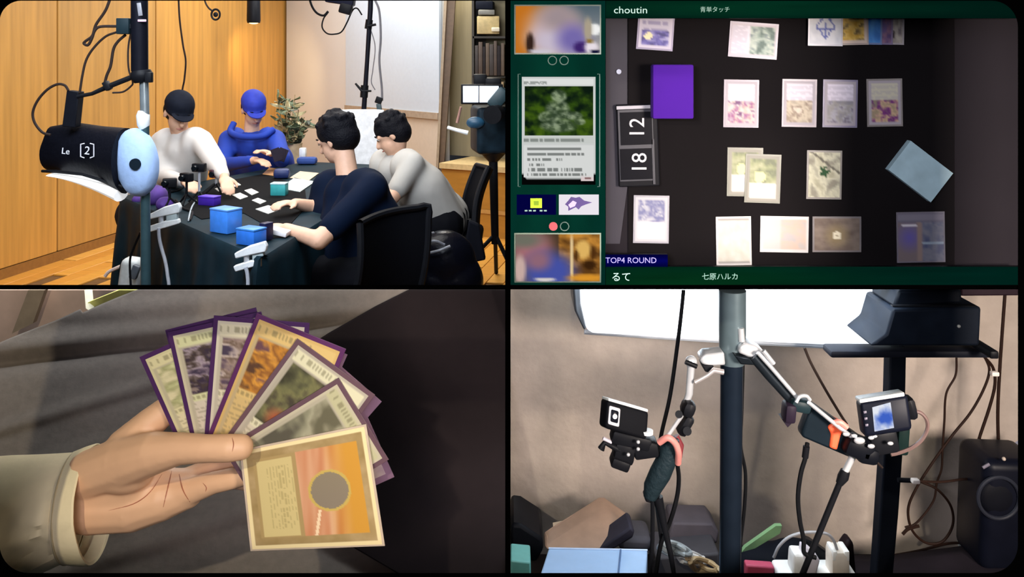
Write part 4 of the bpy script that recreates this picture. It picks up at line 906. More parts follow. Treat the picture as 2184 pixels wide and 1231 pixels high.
# the front card, held sideways
fc = [P(511, 960, KD), P(781, 905, KD), P(821, 1165, KD-.02), P(534, 1176, KD-.02)]
o = MB().slab(fc, .0018).obj('trading_card', mat('sleeve_pale', 'c9b6a0', .35), smooth=False, bevel=.0004); tag(o, 'front card held sideways with a grey disc in an orange picture', 'card')
def front(u, v):
    if min(u, 1-u)*1.1 < .03 or min(v, 1-v) < .04: return hx('f2dfa8')
    if min(u, 1-u)*1.1 < .085 or min(v, 1-v) < .105: return lerp(hx('b39a6c'), hx('a08858'), fb(u, v, 6, 3)+.5)
    if .10 < u < .385 and .13 < v < .89: return lerp(hx('d2c084'), hx('8f8050'), .35 if (u*42) % 1 > .55 and noise.noise(Vector((v*26, int(u*42)*3.3, 0))) > -.1 and .2 < v < .82 and u > .16 else 0)
    if u < .42: return hx('ae9562')
    r_ = math.hypot((u-.655)*1.05, (v-.5)*.95)
    if r_ < .155: return lerp(hx('8f8468'), hx('8a7d70'), v)
    if r_ < .178: return hx('c9ae5c')
    if u > .93: return hx('b39a6c')
    s_ = noise.noise(Vector((u*16+1.4*v, v*1.2, 3)))
    c = lerp(hx('c27a50'), hx('dcae88'), max(0, min(1, s_+.5))); c = lerp(c, hx('d0983c'), max(0, min(1, (u-.62)*5)))
    if abs(u-.53+.22*(v-.8)) < .012 and v > .66: c = hx('f2d8b0')
    return c
ctr = sum(fc, Vector())/4
picture('card_face', [p.lerp(ctr, .035)+Vector((0, -.0002, 0)) for p in fc], front, o, nx=120, ny=100, th=.0005)
# ---- the hand
HS = mat('hand_skin', 'e6b88f', .5, var=.05, scale=18, bump=.05)
def c3(*pts): return [(P(x, y, d), R(r_, d)) for x, y, r_, d in pts]
m = MB()
for x in (60, 90, 120, 150, 180): m.ball(P(x, 1055, 1.455), R(62+x*.12, 1.455), (1.2, .55, 1))
m.chain(c3((190, 1012, 50, 1.44), (265, 985, 54, 1.425), (330, 966, 44, 1.40), (385, 957, 33, 1.385), (440, 957, 29, 1.372), (490, 956, 29, 1.367), (514, 954, 27, 1.369)))
m.chain(c3((195, 1085, 52, 1.45), (280, 1080, 52, 1.45), (345, 1063, 46, 1.45), (400, 1050, 34, 1.45)))
m.chain(c3((200, 1050, 60, 1.46), (290, 1030, 60, 1.46), (360, 1040, 40, 1.465), (410, 1030, 30, 1.465)))
m.chain(c3((265, 955, 40, 1.445), (318, 905, 33, 1.452), (370, 862, 27, 1.462), (440, 850, 23, 1.47), (500, 880, 20, 1.47)))            # index
m.chain(c3((340, 1060, 34, 1.45), (410, 1046, 27, 1.442), (455, 1030, 23, 1.436), (500, 1020, 22, 1.431), (528, 1014, 20, 1.430)))                    # middle
m.chain(c3((360, 1045, 30, 1.47), (430, 1010, 24, 1.475), (500, 980, 22, 1.478), (560, 1000, 20, 1.475)))                 # ring
m.chain(c3((350, 1062, 28, 1.475), (420, 1040, 20, 1.485), (480, 1020, 19, 1.488), (530, 1030, 17, 1.485)))               # little
m.ball(P(262, 1005, 1.425), 1, (.052, .032, .035))
hnd = blob(m, 'hand', HS, .0032, None, 7); tag(hnd, 'bare left hand holding the fan of cards between thumb and fingers', 'hand')
CR = mat('skin_crease', 'a8694c', .6, var=.1)
def crease(pts, r_=.0013, d0=None):
    """short raised skin folds laid on the surface"""
    dg = bpy.context.evaluated_depsgraph_get(); out = []
    for q in spline([Vector((x, y, 0)) for x, y in pts], 5):
        o_ = Vector((0, 0, CH)); t_ = P(q.x, q.y, 1)-o_; hit, loc, nn, ix = hnd.ray_cast(o_, t_.normalized())
        if hit: out.append(loc)
    if len(out) > 3:
        n = len(out); MB().tube([p+Vector((0, r_*.35, 0)) for p in out], [r_*(.35+.65*math.sin(math.pi*i/(n-1))) for i in range(n)], 6).obj('skin_crease', CR, hnd)
bpy.context.view_layer.update()
crease([(366, 1005), (358, 1040), (346, 1090)]); crease([(382, 1012), (390, 1045), (408, 1076)]); crease([(345, 1012), (320, 1050), (285, 1075), (230, 1090)], .001)
crease([(495, 934), (498, 948), (495, 965)], .0009); crease([(432, 1030), (440, 1040), (438, 1050)], .0009)
# nail edge and reddened finger tip are part of the skin; sleeve
SL = mat('sleeve_cream', 'f0e0b4', .75, var=.04, scale=30, bump=.12)
se = empty('sleeve', None, 'cream sweatshirt sleeve with a stitched cuff at the left edge', 'sleeve')
def ringpt(xt, yt, xb, yb, dc, k=.95, n=56, wob=0., seed=0):
    rr = []
    for i in range(n):
        a_ = 2*math.pi*i/n; s_ = math.sin(a_); c_ = math.cos(a_); t = (1-s_)/2
        x, y = xt+(xb-xt)*t, yt+(yb-yt)*t; x += 10*math.cos(a_)*(1 if wob >= 0 else 0)
        p = P(x, y, dc); p.y -= c_*R(abs(yb-yt)/2, dc)*k
        p += Vector((0, -1, 0))*wob*fb(x/150, y/90, 1, seed)*.05*max(0, c_); rr.append(p)
    return rr
rings = []; keys = [(-90, 992, -60, 1330), (0, 984, 30, 1285), (60, 980, 70, 1226), (105, 977, 115, 1202), (146, 974, 153, 1188)]
for (a, b2) in zip(keys, keys[1:]):
    for t in range(6): q = lerp(a, b2, t/6); rings.append(ringpt(*q, 1.455, wob=.55))
rings.append(ringpt(*keys[-1], 1.455, wob=.3)); MB().loft(rings, cap=False).obj('sleeve_fabric', SL, se)
rings = []
for t, g_ in ((0, -1), (.03, 2), (.5, 3), (.93, 2), (1.0, -1), (.96, -7), (.5, -8)):
    q = lerp((146, 974, 153, 1188), (193, 957, 213, 1190), t); rings.append(ringpt(q[0], q[1]-g_, q[2], q[3]+g_, 1.455, .98, wob=.12))
MB().loft(rings, cap=False).obj('cuff', SL, se)
rings = ringpt(150, 973, 158, 1190, 1.452, .97)
MB().tube(rings+[rings[0]], .0014, 6, False).obj('cuff_seam', mat('seam_tan', 'b9a880', .8), se)
tag(MB().slab([P(-80, 1170, 1.47), P(-80, 1320, 1.47), P(70, 1240, 1.47), P(20, 1200, 1.47)], .05).obj('sleeve_fold', SL), 'lower fold of the cream sleeve in the corner', 'sleeve')
# ================================================================ LOWER RIGHT: camera rig on a bench
structure(MB().slab([P(1084, 560, 2.02), P(2600, 560, 2.02), P(2600, 1500, 2.02), P(1084, 1500, 2.02)], .05).obj('wall_bench', mat('plaster_wall', 'ab9e93', .9, var=.07, scale=22, bump=.5), smooth=False))
structure(MB().slab([(-.02, 1.3, .36), (1.5, 1.3, .36), (1.5, 2.02, .36), (-.02, 2.02, .36)], .05, Vector((0, 0, 1))).obj('bench_top', mat('bench_dark', '2a2220', .6), smooth=False))
sb2 = empty('softbox', None, 'large glowing white softbox across the top behind the pole', 'softbox')
D = 1.72
m_ = MB(); m_.slab([P(1232, 520, D), P(1925, 520, D), P(1920, 640, D), P(1893, 700, D), P(1868, 742, D), P(1560, 728, D), P(1262, 712, D), P(1250, 702, D), P(1238, 650, D)], .02)
m_.obj('diffuser', mat('softbox_glow', 'f0f4f8', .6, var=.01, emit=.76), sb2, smooth=False, bevel=.006)
m_ = MB(); m_.slab([P(1214, 520, D+.005), P(1236, 520, D+.005), P(1240, 650, D+.005), P(1252, 700, D+.005), P(1246, 706, D+.005), P(1226, 664, D+.005)], .12); m_.obj('rim', mat('rim_silver', '6f7882', .35, .6), sb2, bevel=.004)
m_ = MB(); m_.tube([P(1246, 708, D+.01), P(1400, 718, D+.01), P(1560, 728, D+.01), P(1868, 744, D+.01)], .005, 8); m_.obj('rim', mat('rim_grey', '9aa0a8', .5), sb2)
m_ = MB(); m_.tube(spline([P(1935, 600, D-.005), P(1915, 640, D-.005), P(1905, 680, D-.005), P(1880, 722, D-.005), P(1868, 744, D-.005)]), .012, 8); m_.obj('edge_hem', mat('hem_grey', '8a938c', .6), sb2)
lb = light('softbox_light', 'AREA', P(1560, 560, 1.66), P(1560, 1100, 1.97), 6.5, (.82, .92, 1), shape='RECTANGLE', size=.55, size_y=.12)
# main pole
D = 1.36
po = empty('round_pole', None, 'thick dark pole standing upright before the softbox', 'pole')
PM = mat('pole_navy', '1b2430', .35, .35)
MB().tube([P(1562, 619, D), P(1562, 700, D), P(1561, 775, D)], [R(29, D), R(29, D), R(26, D)], 28).obj('upper_tube', mat('pole_teal_grey', '5c6c72', .35, .4), po)
MB().tube([P(1561, 765, D), P(1557, 1222, D), P(1555, 1580, D)], [R(24, D), R(22.5, D), R(22, D)], 28).obj('lower_tube', PM, po)
MB().tube([P(1556, 1560, D), P(1555, 1590, D)], .07, 24).obj('base_plate', BLACK, po)
cable([(1585, 760), (1582, 880), (1580, 950), (1590, 1010), (1588, 1080), (1580, 1150), (1578, 1180)], 1.40, .0028, 'black cable hanging close along the right of the main pole', RUBBERB)
cable([(1458, 619), (1455, 650), (1447, 720), (1430, 840), (1412, 920), (1402, 975)], 1.5, .0034, 'black cable slanting down left of the pole', RUBBERB)
# left arm
def knob(e, x, y, d, r_, m=BLACK, dx=0, dy=0):
    MB().tube([P(x-dx, y-dy, d+.012), P(x+dx, y+dy, d-.014)], R(r_, d), 14).obj('knob', m, e)
la = empty('articulated_arm', None, 'chrome and black jointed arm carrying the left camera', 'arm')
D = 1.33
MB().slab([P(1495, 764, D), P(1505, 756, D), P(1545, 752, D), P(1548, 780, D), P(1510, 782, D), P(1496, 776, D)], .03).obj('clamp', CHROME, la, bevel=.003)
MB().slab([P(1498, 779, D-.003), P(1524, 781, D-.003), P(1516, 796, D-.003), P(1504, 794, D-.003)], .03).obj('clamp_pad', BLACK, la, bevel=.002)
MB().tube([P(1482, 816, D-.01), P(1508, 802, D-.01), P(1522, 790, D-.01), P(1543, 794, D-.01)], [R(4, D), R(4, D), R(6, D), R(6, D)], 10).obj('lever', mat('lever_silver', 'd8d0d0', .3, .6), la)
MB().ball(P(1474, 772, D), R(13, D), (1, .9, 1)).obj('ball_joint', CHROME, la)
MB().tube([P(1462, 772, D-.02), P(1486, 782, D-.02)], R(5, D), 10).obj('wing_nut', BLACK, la)
MB().tube([P(1474, 778, D), P(1470, 840, D), P(1463, 860, D)], [R(8, D), R(8, D), R(7, D)], 14).obj('upper_rod', CHROME, la)
MB().bbox(P(1467, 870, D-.005), (R(28, D), .03, R(34, D)), rotm('Y', 20), .008).obj('elbow_joint', BLACK, la)
MB().bbox(P(1461, 905, D-.004), (R(22, D), .026, R(46, D)), rotm('Y', 30), .006).obj('elbow_bracket', BLACK, la)
knob(la, 1448, 884, D-.02, 8); knob(la, 1466, 920, D-.01, 9)
MB().tube([P(1456, 884, D-.01), P(1424, 930, D-.01)], R(4.5, D), 10).obj('lower_rod', CHROME, la)
gp = empty('grip_tripod', None, 'black hand grip with pinkish strap and thin legs under left arm', 'grip')
MB().tube([P(1432, 935, D), P(1424, 975, D), P(1408, 1010, D), P(1392, 1040, D), P(1386, 1062, D)], [R(17, D), R(21, D), R(23, D), R(20, D), R(14, D)], 18).obj('grip_body', mat('grip_dark', '1d2a30', .5, bump=.3, scale=150), gp)
MB().tube(spline([P(1406, 944, D-.02), P(1424, 934, D-.027), P(1440, 946, D-.025), P(1447, 966, D-.02), P(1446, 988, D-.008)]), R(7, D), 10).obj('strap', mat('strap_pink', 'd88a82', .5), gp)
MB().tube([P(1441, 930, D+.01), P(1452, 950, D+.01), P(1448, 975, D+.01)], R(7, D), 10).obj('strap', mat('strap_maroon', '7c2c34', .5), gp)
MB().slab([P(1374, 1062, D), P(1382, 1050, D), P(1398, 1050, D), P(1412, 1062, D), P(1414, 1078, D), P(1396, 1076, D), P(1378, 1072, D)], .02).obj('leg_collar', BLACK, gp, bevel=.002)
MB().tube([P(1392, 1060, D), P(1392, 1150, D), P(1387, 1222, D), P(1385, 1500, D+.03)], R(4.5, D), 8).obj('leg', BLACK, gp)
MB().tube([P(1403, 1060, D), P(1418, 1130, D), P(1430, 1180, D), P(1437, 1222, D), P(1470, 1500, D)], [R(11, D), R(7, D), R(6, D), R(5, D), R(5, D)], 10).obj('leg', BLACK, gp)
MB().tube([P(1398, 1060, D+.02), P(1410, 1150, D+.05), P(1400, 1222, D+.08), P(1395, 1500, D+.15)], R(4, D), 8).obj('leg', BLACK, gp)
cable([(1444, 985), (1448, 1020), (1444, 1060), (1430, 1110), (1410, 1160), (1398, 1230)], 1.37, .0034, 'black cable curving down from the left grip to the bench', RUBBERB)
# left camera
lc = empty('action_camera', None, 'black action camera with white top edge on the left arm', 'camera')
fr = frame_from((.955, .22, -.19), (0, 1, 0.02)); fr = rotm('Y', 0) @ Matrix((Vector((.96, .2, -.27)).normalized(), Vector((-.2, .98, .02)).normalized(), Vector((.12, 0, 1)).normalized())).transposed()
fr = rotm('X', -17) @ fr; cen = P(1330, 893, D-.01)
MB().bbox(cen, (R(94, D), .035, R(56, D)), fr, .005, 3).obj('camera_body', mat('cam_black', '0a0b10', .7), lc)
MB().bbox(cen+fr @ Vector((0, 0, R(29, D))), (R(90, D), .034, R(6, D)), fr, .0015).obj('top_plate', mat('top_silver', 'd5d7d4', .35), lc)
MB().bbox(cen+fr @ Vector((-R(30, D), -.018, 0)), (R(25, D), .003, R(36, D)), fr, .002).obj('lens_ring', mat('logo_pale', 'c9c9ce', .4), lc)
MB().bbox(cen+fr @ Vector((-R(30, D), -.0195, 0)), (R(17, D), .003, R(24, D)), fr, .002).obj('lens_glass', mat('lens_dark', '16181f', .15), lc)
MB().tube([cen+fr @ Vector((-R(30, D), -.0205, 0)), cen+fr @ Vector((-R(30, D), -.0222, 0))], R(5, D), 14).obj('lens_center', mat('logo_pale', 'c9c9ce', .4), lc)
MB().tube([P(1380, 918, D-.02), P(1380, 925, D-.02)], R(13, D), 16).obj('dial', WHITEP, lc)
MB().bbox(P(1345, 935, D), (R(86, D), .03, R(30, D)), rotm('Y', 14), .005).obj('mount_cage', BLACK, lc)
MB().bbox(P(1330, 962, D), (R(44, D), .03, R(44, D)), rotm('Y', 10), .005).obj('mount_block', BLACK, lc)
MB().tube([P(1282, 958, D-.01), P(1290, 944, D-.01), P(1306, 952, D-.01), P(1322, 960, D-.01)], [R(8, D), R(6, D), R(6, D), R(8, D)], 10).obj('hook', BLACK, lc)
MB().bbox(P(1322, 985, D-.005), (R(40, D), .03, R(22, D)), rotm('Y', 20), .004).obj('quick_release', BLACK, lc)
MB().bbox(P(1376, 955, D), (R(52, D), .028, R(34, D)), rotm('Y', -8), .004).obj('hinge', BLACK, lc)
MB().tube([P(1286, 935, D-.01), P(1304, 944, D-.01)], R(4, D), 8).obj('lever', mat('lever_pale', 'b4acb8', .4), lc)
for x, y in ((1361, 943), (1361, 958), (1340, 970)): MB().ball(P(x, y, D-.024), R(4, D)).obj('screw', CHROME, lc)
# right arm
ra_ = empty('articulated_arm', None, 'long black and chrome arm reaching down to the right camera', 'arm')
D = 1.33
MB().slab([P(1578, 740, D), P(1590, 732, D), P(1612, 738, D), P(1632, 752, D), P(1640, 775, D), P(1620, 768, D), P(1596, 762, D), P(1576, 754, D)], .035).obj('clamp', CHROME, ra_, bevel=.003)
MB().tube([P(1580, 700, D+.01), P(1582, 728, D+.01)], R(7, D), 10).obj('clamp_screw', CHROME, ra_)
MB().slab([P(1566, 758, D-.004), P(1600, 764, D-.004), P(1612, 780, D-.004), P(1580, 778, D-.004)], .03).obj('clamp_pad', DARKMETAL, ra_, bevel=.002)
MB().tube([P(1606, 760, D), P(1640, 800, D), P(1690, 856, D)], [R(11, D), R(11, D), R(10, D)], 12).obj('upper_arm', mat('arm_black', '22282e', .35, .4), ra_)
MB().tube([P(1616, 752, D-.01), P(1650, 790, D-.01), P(1700, 848, D-.01)], R(4.5, D), 10).obj('arm_rod', CHROME, ra_)
MB().tube([P(1628, 748, D-.012), P(1650, 776, D-.012)], R(5, D), 8).obj('lever', CHROME, ra_)
MB().bbox(P(1704, 862, D), (R(44, D), .03, R(26, D)), rotm('Y', 12), .006).obj('elbow_joint', mat('elbow_teal', '1c2b30', .4), ra_)
MB().tube(spline([P(1698, 858, D-.02), P(1706, 846, D-.02), P(1720, 845, D-.02), P(1728, 854, D-.02)]), R(4, D), 8).obj('joint_ring', CHROME, ra_)
MB().bbox(P(1682, 878, D-.004), (R(24, D), .028, R(40, D)), rotm('Y', 5), .005).obj('locking_knob', mat('knob_plum', '231b28', .5), ra_)
MB().slab([P(1668, 894, D-.005), P(1692, 890, D-.005), P(1690, 902, D-.005), P(1680, 912, D-.005)], .02).obj('locking_lever', mat('knob_plum', '231b28', .5), ra_)
MB().tube([P(1724, 858, D-.014), P(1790, 912, D-.014), P(1822, 936, D-.014)], R(4.5, D), 10).obj('lower_rod', CHROME, ra_)
pb = empty('power_bank', None, 'black power bank strapped with an orange band on the right arm', 'power bank')
MB().slab([P(1733, 862, D), P(1850, 944, D), P(1842, 984, D), P(1815, 978, D), P(1712, 934, D), P(1710, 924, D)], .024).obj('bank_body', mat('bank_dark', '141e26', .4), pb, bevel=.004)
MB().slab([P(1766, 912, D-.004), P(1782, 900, D-.004), P(1806, 912, D-.004), P(1794, 930, D-.004), P(1786, 962, D-.004), P(1770, 956, D-.004), P(1774, 928, D-.004)], .032).obj('band', mat('band_orange', 'f0603a', .5), pb, bevel=.003)
MB().tube(spline([P(1778, 902, D-.012), P(1792, 901, D-.015), P(1806, 912, D-.014)]), R(6, D), 8).obj('band', mat('band_salmon', 'ee8c80', .5), pb)
rc = empty('action_camera', None, 'black action camera with a lit blue screen on the right', 'camera')
fr = Matrix((Vector((.96, -.18, .17)).normalized(), Vector((.2, .97, .02)).normalized(), Vector((-.05, -.03, 1)).normalized())).transposed()
fr = rotm('X', -15) @ fr; cen = P(1884, 883, D-.015)
MB().bbox(cen, (R(98, D), .042, R(70, D)), fr, .006, 3).obj('camera_body', mat('cam_navy2', '10131f', .4), rc)
MB().bbox(cen+fr @ Vector((-R(3, D), 0, R(36, D))), (R(92, D), .04, R(8, D)), fr, .0015).obj('top_plate', mat('top_silver', 'd5d7d4', .35), rc)
sc2 = [cen+fr @ Vector((x*R(98, D), -.0215, z*R(70, D))) for x, z in ((-.26, .3), (.12, .36), (.12, -.34), (-.28, -.36))]
picture('screen', sc2, lambda u, v: lerp(hx('3f62c4'), hx('e4e8f2'), min(1, max(0, math.hypot((u-.6)/.5, (v-.52)/.42)-.3+.5*fb(u, v, 3, 5)))), rc, SCREEN, 16, 16, .0012)
for z in (.2, .02, -.16): MB().bbox(cen+fr @ Vector((-.42*R(98, D), -.0215, z*R(70, D))), (R(6, D), .002, R(5, D)), fr, .0006).obj('button', mat('button_grey', '6a6474', .4), rc)
MB().bbox(P(1938, 868, D+.0), (R(24, D), .03, R(48, D)), rotm('Y', -14), .008).obj('side_door', BLACK, rc)
MB().bbox(P(1880, 938, D), (R(60, D), .03, R(50, D)), rotm('Y', -10), .006).obj('mount_cage', BLACK, rc)
MB().bbox(P(1828, 952, D-.004), (R(62, D), .034, R(44, D)), rotm('Y', 22), .008).obj('mount_block', mat('mount_black', '0e1016', .4), rc)
MB().bbox(P(1848, 968, D-.006), (R(44, D), .03, R(36, D)), rotm('Y', 10), .008).obj('hinge', mat('mount_black', '0e1016', .4), rc)
MB().bbox(P(1920, 925, D+.006), (R(26, D), .03, R(80, D)), rotm('Y', 4), .005).obj('mount_arm', mat('mount_teal', '12211f', .4), rc)
for x, y, r_ in ((1805, 926, 6), (1833, 940, 9), (1822, 930, 5), (1858, 934, 5), (1866, 931, 4), (1858, 952, 6), (1899, 946, 5)): MB().ball(P(x, y, D-.026), R(r_, D), (1.3, .6, .8)).obj('screw', CHROME, rc)
cable([(1943, 878), (1962, 880), (1976, 895), (1978, 915), (1966, 938), (1945, 955), (1918, 966), (1900, 970)], D-.01, R(4, D), 'short cable looping from the right camera back to its mount', mat('loop_brown', '6a5450', .4))
sr = empty('selfie_rod', None, 'thin dark rod slanting down from the right camera mount', 'rod')
MB().tube([P(1818, 975, D), P(1800, 1012, D)], R(7, D), 12).obj('upper_section', CHROME, sr)
MB().tube([P(1803, 1004, D), P(1798, 1018, D), P(1790, 1032, D)], [R(10, D), R(12, D), R(8, D)], 12).obj('collar', BLACK, sr)
MB().tube([P(1796, 1018, D), P(1740, 1155, D), P(1600, 1500, D)], R(6.5, D), 12).obj('lower_section', BLACK, sr)
cable([(1722, 945), (1718, 975), (1708, 1010), (1702, 1060), (1706, 1110), (1714, 1150), (1716, 1180), (1740, 1190)], D, .0034, 'black cable hanging from the power bank to the bench', RUBBERB)
tag(MB().tube([P(1720, 952, D-.002), P(1717, 976, D-.002)], R(7, D), 10).obj('cable_plug', BLACK), 'black plug under the power bank', 'plug')
cable([(1716, 742), (1730, 775), (1760, 830), (1790, 880), (1806, 905)], 1.5, .0024, 'thin dark wire slanting from the softbox to the orange band')
cable([(1856, 970), (1868, 984), (1882, 998)], 1.4, .002, 'short dark wire running behind the square post')
# second post with a shelf and black machine
p2_ = empty('shelf_stand', None, 'black stand with flat shelf plate at the upper right', 'stand')
D = 1.62
MB().slab([P(1899, 740, D), P(1934, 740, D), P(1931, 900, D), P(1917, 1100, D), P(1906, 1222, D), P(1880, 1560, D), P(1842, 1560, D), P(1869, 1222, D), P(1884, 1000, D), P(1896, 850, D)], .03).obj('post', mat('post_black', '11151d', .5, .2), p2_, smooth=False, bevel=.003)
MB().bbox(P(1932, 748, D), (R(338, D), .045, R(15, D)), None, .004).obj('shelf_plate', mat('plate_black', '161820', .5), p2_)
MB().tube([P(1915, 1024, D-.01), P(1942, 1025, D-.01)], R(5, D), 10).obj('side_pin', BLACK, p2_)
mc = empty('black_machine', None, 'black stepped machine housing on the shelf plate', 'machine')
MM = mat('machine_black', '141a24', .5, var=.2)
MB().slab([P(1856, 739, D-.06), P(1890, 712, D-.06), P(1905, 660, D-.06), P(2094, 655, D-.06), P(2090, 739, D-.06)], .12).obj('housing', MM, mc, bevel=.005)
MB().slab([P(1905, 656, D-.05), P(1917, 619, D-.05), P(2053, 619, D-.05), P(2052, 648, D-.05)], .1).obj('upper_housing', mat('machine_black2', '10141c', .5), mc, bevel=.005)
MB().bbox(P(1990, 652, D-.065), (R(170, D), .01, R(3, D)), None, .001).obj('seam', BLACK, mc)
MB().bbox(P(2090, 738, D-.02), (R(18, D), .1, R(16, D)), None, .003).obj('foot', BLACK, mc)
MB().ball(P(2045, 696, D-.062), R(3.5, D)).obj('indicator', mat('dot_pale', 'a8a8a0', .4), mc)
tag(MB().slab([P(2050, 560, D+.02), P(2300, 560, D+.02), P(2300, 630, D+.02), P(2050, 632, D+.02)], .03).obj('overhead_beam', mat('beam_brown', '1c1018', .6), bevel=.003), 'dark beam along the top right above the black machine', 'beam')
for i, (pts, r_, lab) in enumerate((
    ([(2040, 757), (2038, 800), (2018, 840), (2014, 900), (2010, 960), (2008, 1000), (1998, 1030), (1990, 1070), (1955, 1115), (1930, 1125)], .0020, 'thin brown cable dropping from the shelf and turning left low down'),
    ([(2100, 760), (2110, 790), (2098, 830), (2070, 880), (2030, 930), (1990, 985), (1955, 1040), (1937, 1085), (1945, 1130), (1975, 1158), (2010, 1155), (2032, 1120), (2028, 1080), (2000, 1045), (1965, 1028)], .0024, 'dark brown cable ending in one large loop beside the post'),
    ([(2100, 762), (2118, 785), (2122, 820), (2110, 870), (2090, 930), (2078, 975)], .0028, 'brown cable curving down to the black speaker'),
    ([(2143, 630), (2138, 700), (2132, 790), (2128, 880), (2130, 970)], .0030, 'straight brown cable hanging down at the far right'),
    ([(1962, 1027), (2010, 1028), (2060, 1022), (2120, 1022), (2165, 1050)], .0022, 'level brown cable running from the clip across the speaker'),
    ([(1925, 1140), (1935, 1130), (1948, 1125), (1960, 1122)], .0030, 'tiny dark cable knot low beside the square post'),
    ([(1905, 1185), (1960, 1175), (2020, 1160), (2060, 1158)], .0024, 'dark cable lying along the bench toward the speaker'))):
    cable(pts, 1.90 if i != 4 else 1.84, r_*1.15, lab, mat('cable_brown', '24150f', .6))
for (x, y, d, lab) in ((2121, 797, 1.87, 'white cable clip holding two cables at the right'), (1952, 1026, 1.6, 'white cable clip beside the square post')):
    tag(MB().bbox(P(x, y, d), (R(16, d), .012, R(9, d)), None, .002).obj('cable_clip', mat('clip_white', 'e0d4cc', .5)), lab, 'clip')
spk = empty('speaker', None, 'black rounded speaker at the lower right edge', 'speaker')
D = 1.80
m_ = MB(); m_.bbox(P(2130, 1075, D+.03), (R(130, D), .12, R(240, D)), rotm('Y', 2), .02, 4); m_.obj('cabinet', mat('speaker_black', '0c0e18', .4), spk)
MB().tube([P(2130+44*math.cos(t*math.pi/16), 1062+44*math.sin(t*math.pi/16), D-.032) for t in range(33)], .004, 8, False).obj('cone_ring', mat('ring_dim', '24262e', .4), spk)
MB().ball(P(2130, 1062, D-.025), R(38, D), (1, .2, 1)).obj('cone', mat('cone_dark', '0a0b12', .6), spk)
MB().tube([P(2096, 998, D-.033), P(2110, 990, D-.033)], .003, 6).obj('mark', mat('mark_grey', '6a6470', .4), spk)
MB().ball(P(2141, 979, D-.033), R(4, D)).obj('indicator', mat('dot_tan', 'a8988a', .4), spk)
tag(MB().slab([P(2045, 1165, 1.93), P(2070, 1060, 1.93), P(2078, 1180, 1.93)], .01).obj('grey_sheet', mat('sheet_grey', '8a9496', .6)), 'grey sheet leaning at the left of the speaker', 'sheet')
tag(MB().slab([P(2156, 958, 1.93), P(2190, 935, 1.93), P(2190, 990, 1.93), P(2160, 985, 1.93)], .01).obj('white_paper', mat('paper_blue_white', 'c4cdea', .6)), 'white paper peeking out above the speaker', 'paper')
# bench clutter
D = 1.75
tag(MB().slab([P(1089, 1120, D), P(1096, 1118, D), P(1112, 1120, D), P(1158, 1150, D), P(1160, 1172, D), P(1145, 1200, D), P(1089, 1200, D)], .12).obj('black_case', mat('case_black', '090a10', .6), bevel=.01), 'black lumpy case at the lower left corner of the bench', 'case')
tag(MB().slab([P(1089, 1196, D-.1), P(1132, 1200, D-.1), P(1134, 1340, D-.1), P(1089, 1340, D-.1)], .06).obj('teal_box', mat('box_teal', '5fa09c', .5), bevel=.003), 'teal box end at the bottom left under the black case', 'box')
bc = empty('brown_case', None, 'brown flat case lying at a slant behind the pale blue box', 'case')
MB().slab([P(1160, 1166, D+.02), P(1185, 1150, D+.02), P(1282, 1086, D+.1), P(1294, 1086, D+.1), P(1346, 1124, D+.08), P(1330, 1140, D+.02), P(1280, 1172, D), P(1165, 1172, D)], .05).obj('lid', mat('case_brown', '9c7c66', .6), bc, bevel=.006)
MB().slab([P(1275, 1176, D-.004), P(1345, 1124, D-.004), P(1354, 1134, D-.004), P(1350, 1148, D-.004), P(1300, 1178, D-.004)], .06).obj('case_side', mat('case_side', '2c2a34', .6), bc, bevel=.004)
MB().slab([P(1180, 1126, D+.08), P(1200, 1122, D+.08), P(1204, 1132, D+.08), P(1184, 1136, D+.08)], .02).obj('tab', mat('tab_cream', 'd0b89c', .6), bc)
bb = empty('pale_blue_box', None, 'pale blue box with a vertical seam at the bottom left', 'box')
m_ = MB(); D = 1.62
def wedge(pts, h, m, nm):                                    # box whose lid leans toward the viewer
    lo = [p-Vector((0, 0, h)) for p in pts]; MB().loft([pts, lo]).obj(nm, m, bb, smooth=False, bevel=.003)
wedge([P(1170, 1170, D+.08), P(1381, 1174, D+.08), P(1378, 1232, D-.02), P(1150, 1232, D-.02)], .2, mat('box_pale_blue', '9cbade', .5, var=.03), 'box_body')
MB().tube([P(1324, 1173, D+.077), P(1318, 1232, D-.024)], .0016, 6).obj('seam', mat('seam_blue', '4c6a94', .5), bb)
MB().tube([P(1170, 1170, D+.08), P(1381, 1174, D+.08)], .002, 6).obj('lid_edge', mat('edge_pale', 'c4d4ee', .5), bb)
D = 1.85
tag(MB().slab([P(1425, 1152, D), P(1435, 1116, D), P(1520, 1118, D), P(1534, 1136, D), P(1530, 1160, D), P(1430, 1158, D)], .08).obj('grey_pouch', mat('pouch_grey', '4c464e', .8), bevel=.01), 'dark grey pouch on the bench left of the main pole', 'pouch')
tag(MB().slab([P(1320, 1146, D), P(1390, 1150, D), P(1395, 1180, D), P(1320, 1178, D)], .08).obj('grey_pouch', mat('pouch_grey2', '4a4850', .8), bevel=.01), 'low grey pouch behind the pale blue box', 'pouch')
D = 1.70
for i, (x0, y0, c, lab) in enumerate(((1470, 1190, 'b8b6b4', 'tangle of pale cables left of the main pole, front bundle'), (1500, 1205, 'a8906c', 'tan cable coil at the foot of the main pole'), (1440, 1170, '8c9498', 'grey cable bundle under the grey pouch'))):
    pts = [(x0+(30+6*math.sin(t*1.7))*math.cos(t*1.05+i), y0+14*math.sin(t*1.25+i), D-.03*i+.03*math.sin(t*2.2)) for t in range(16)]
    cable(pts, D, .0042, lab, mat('coil_%d' % i, c, .5), 'cable_coil', n=5)
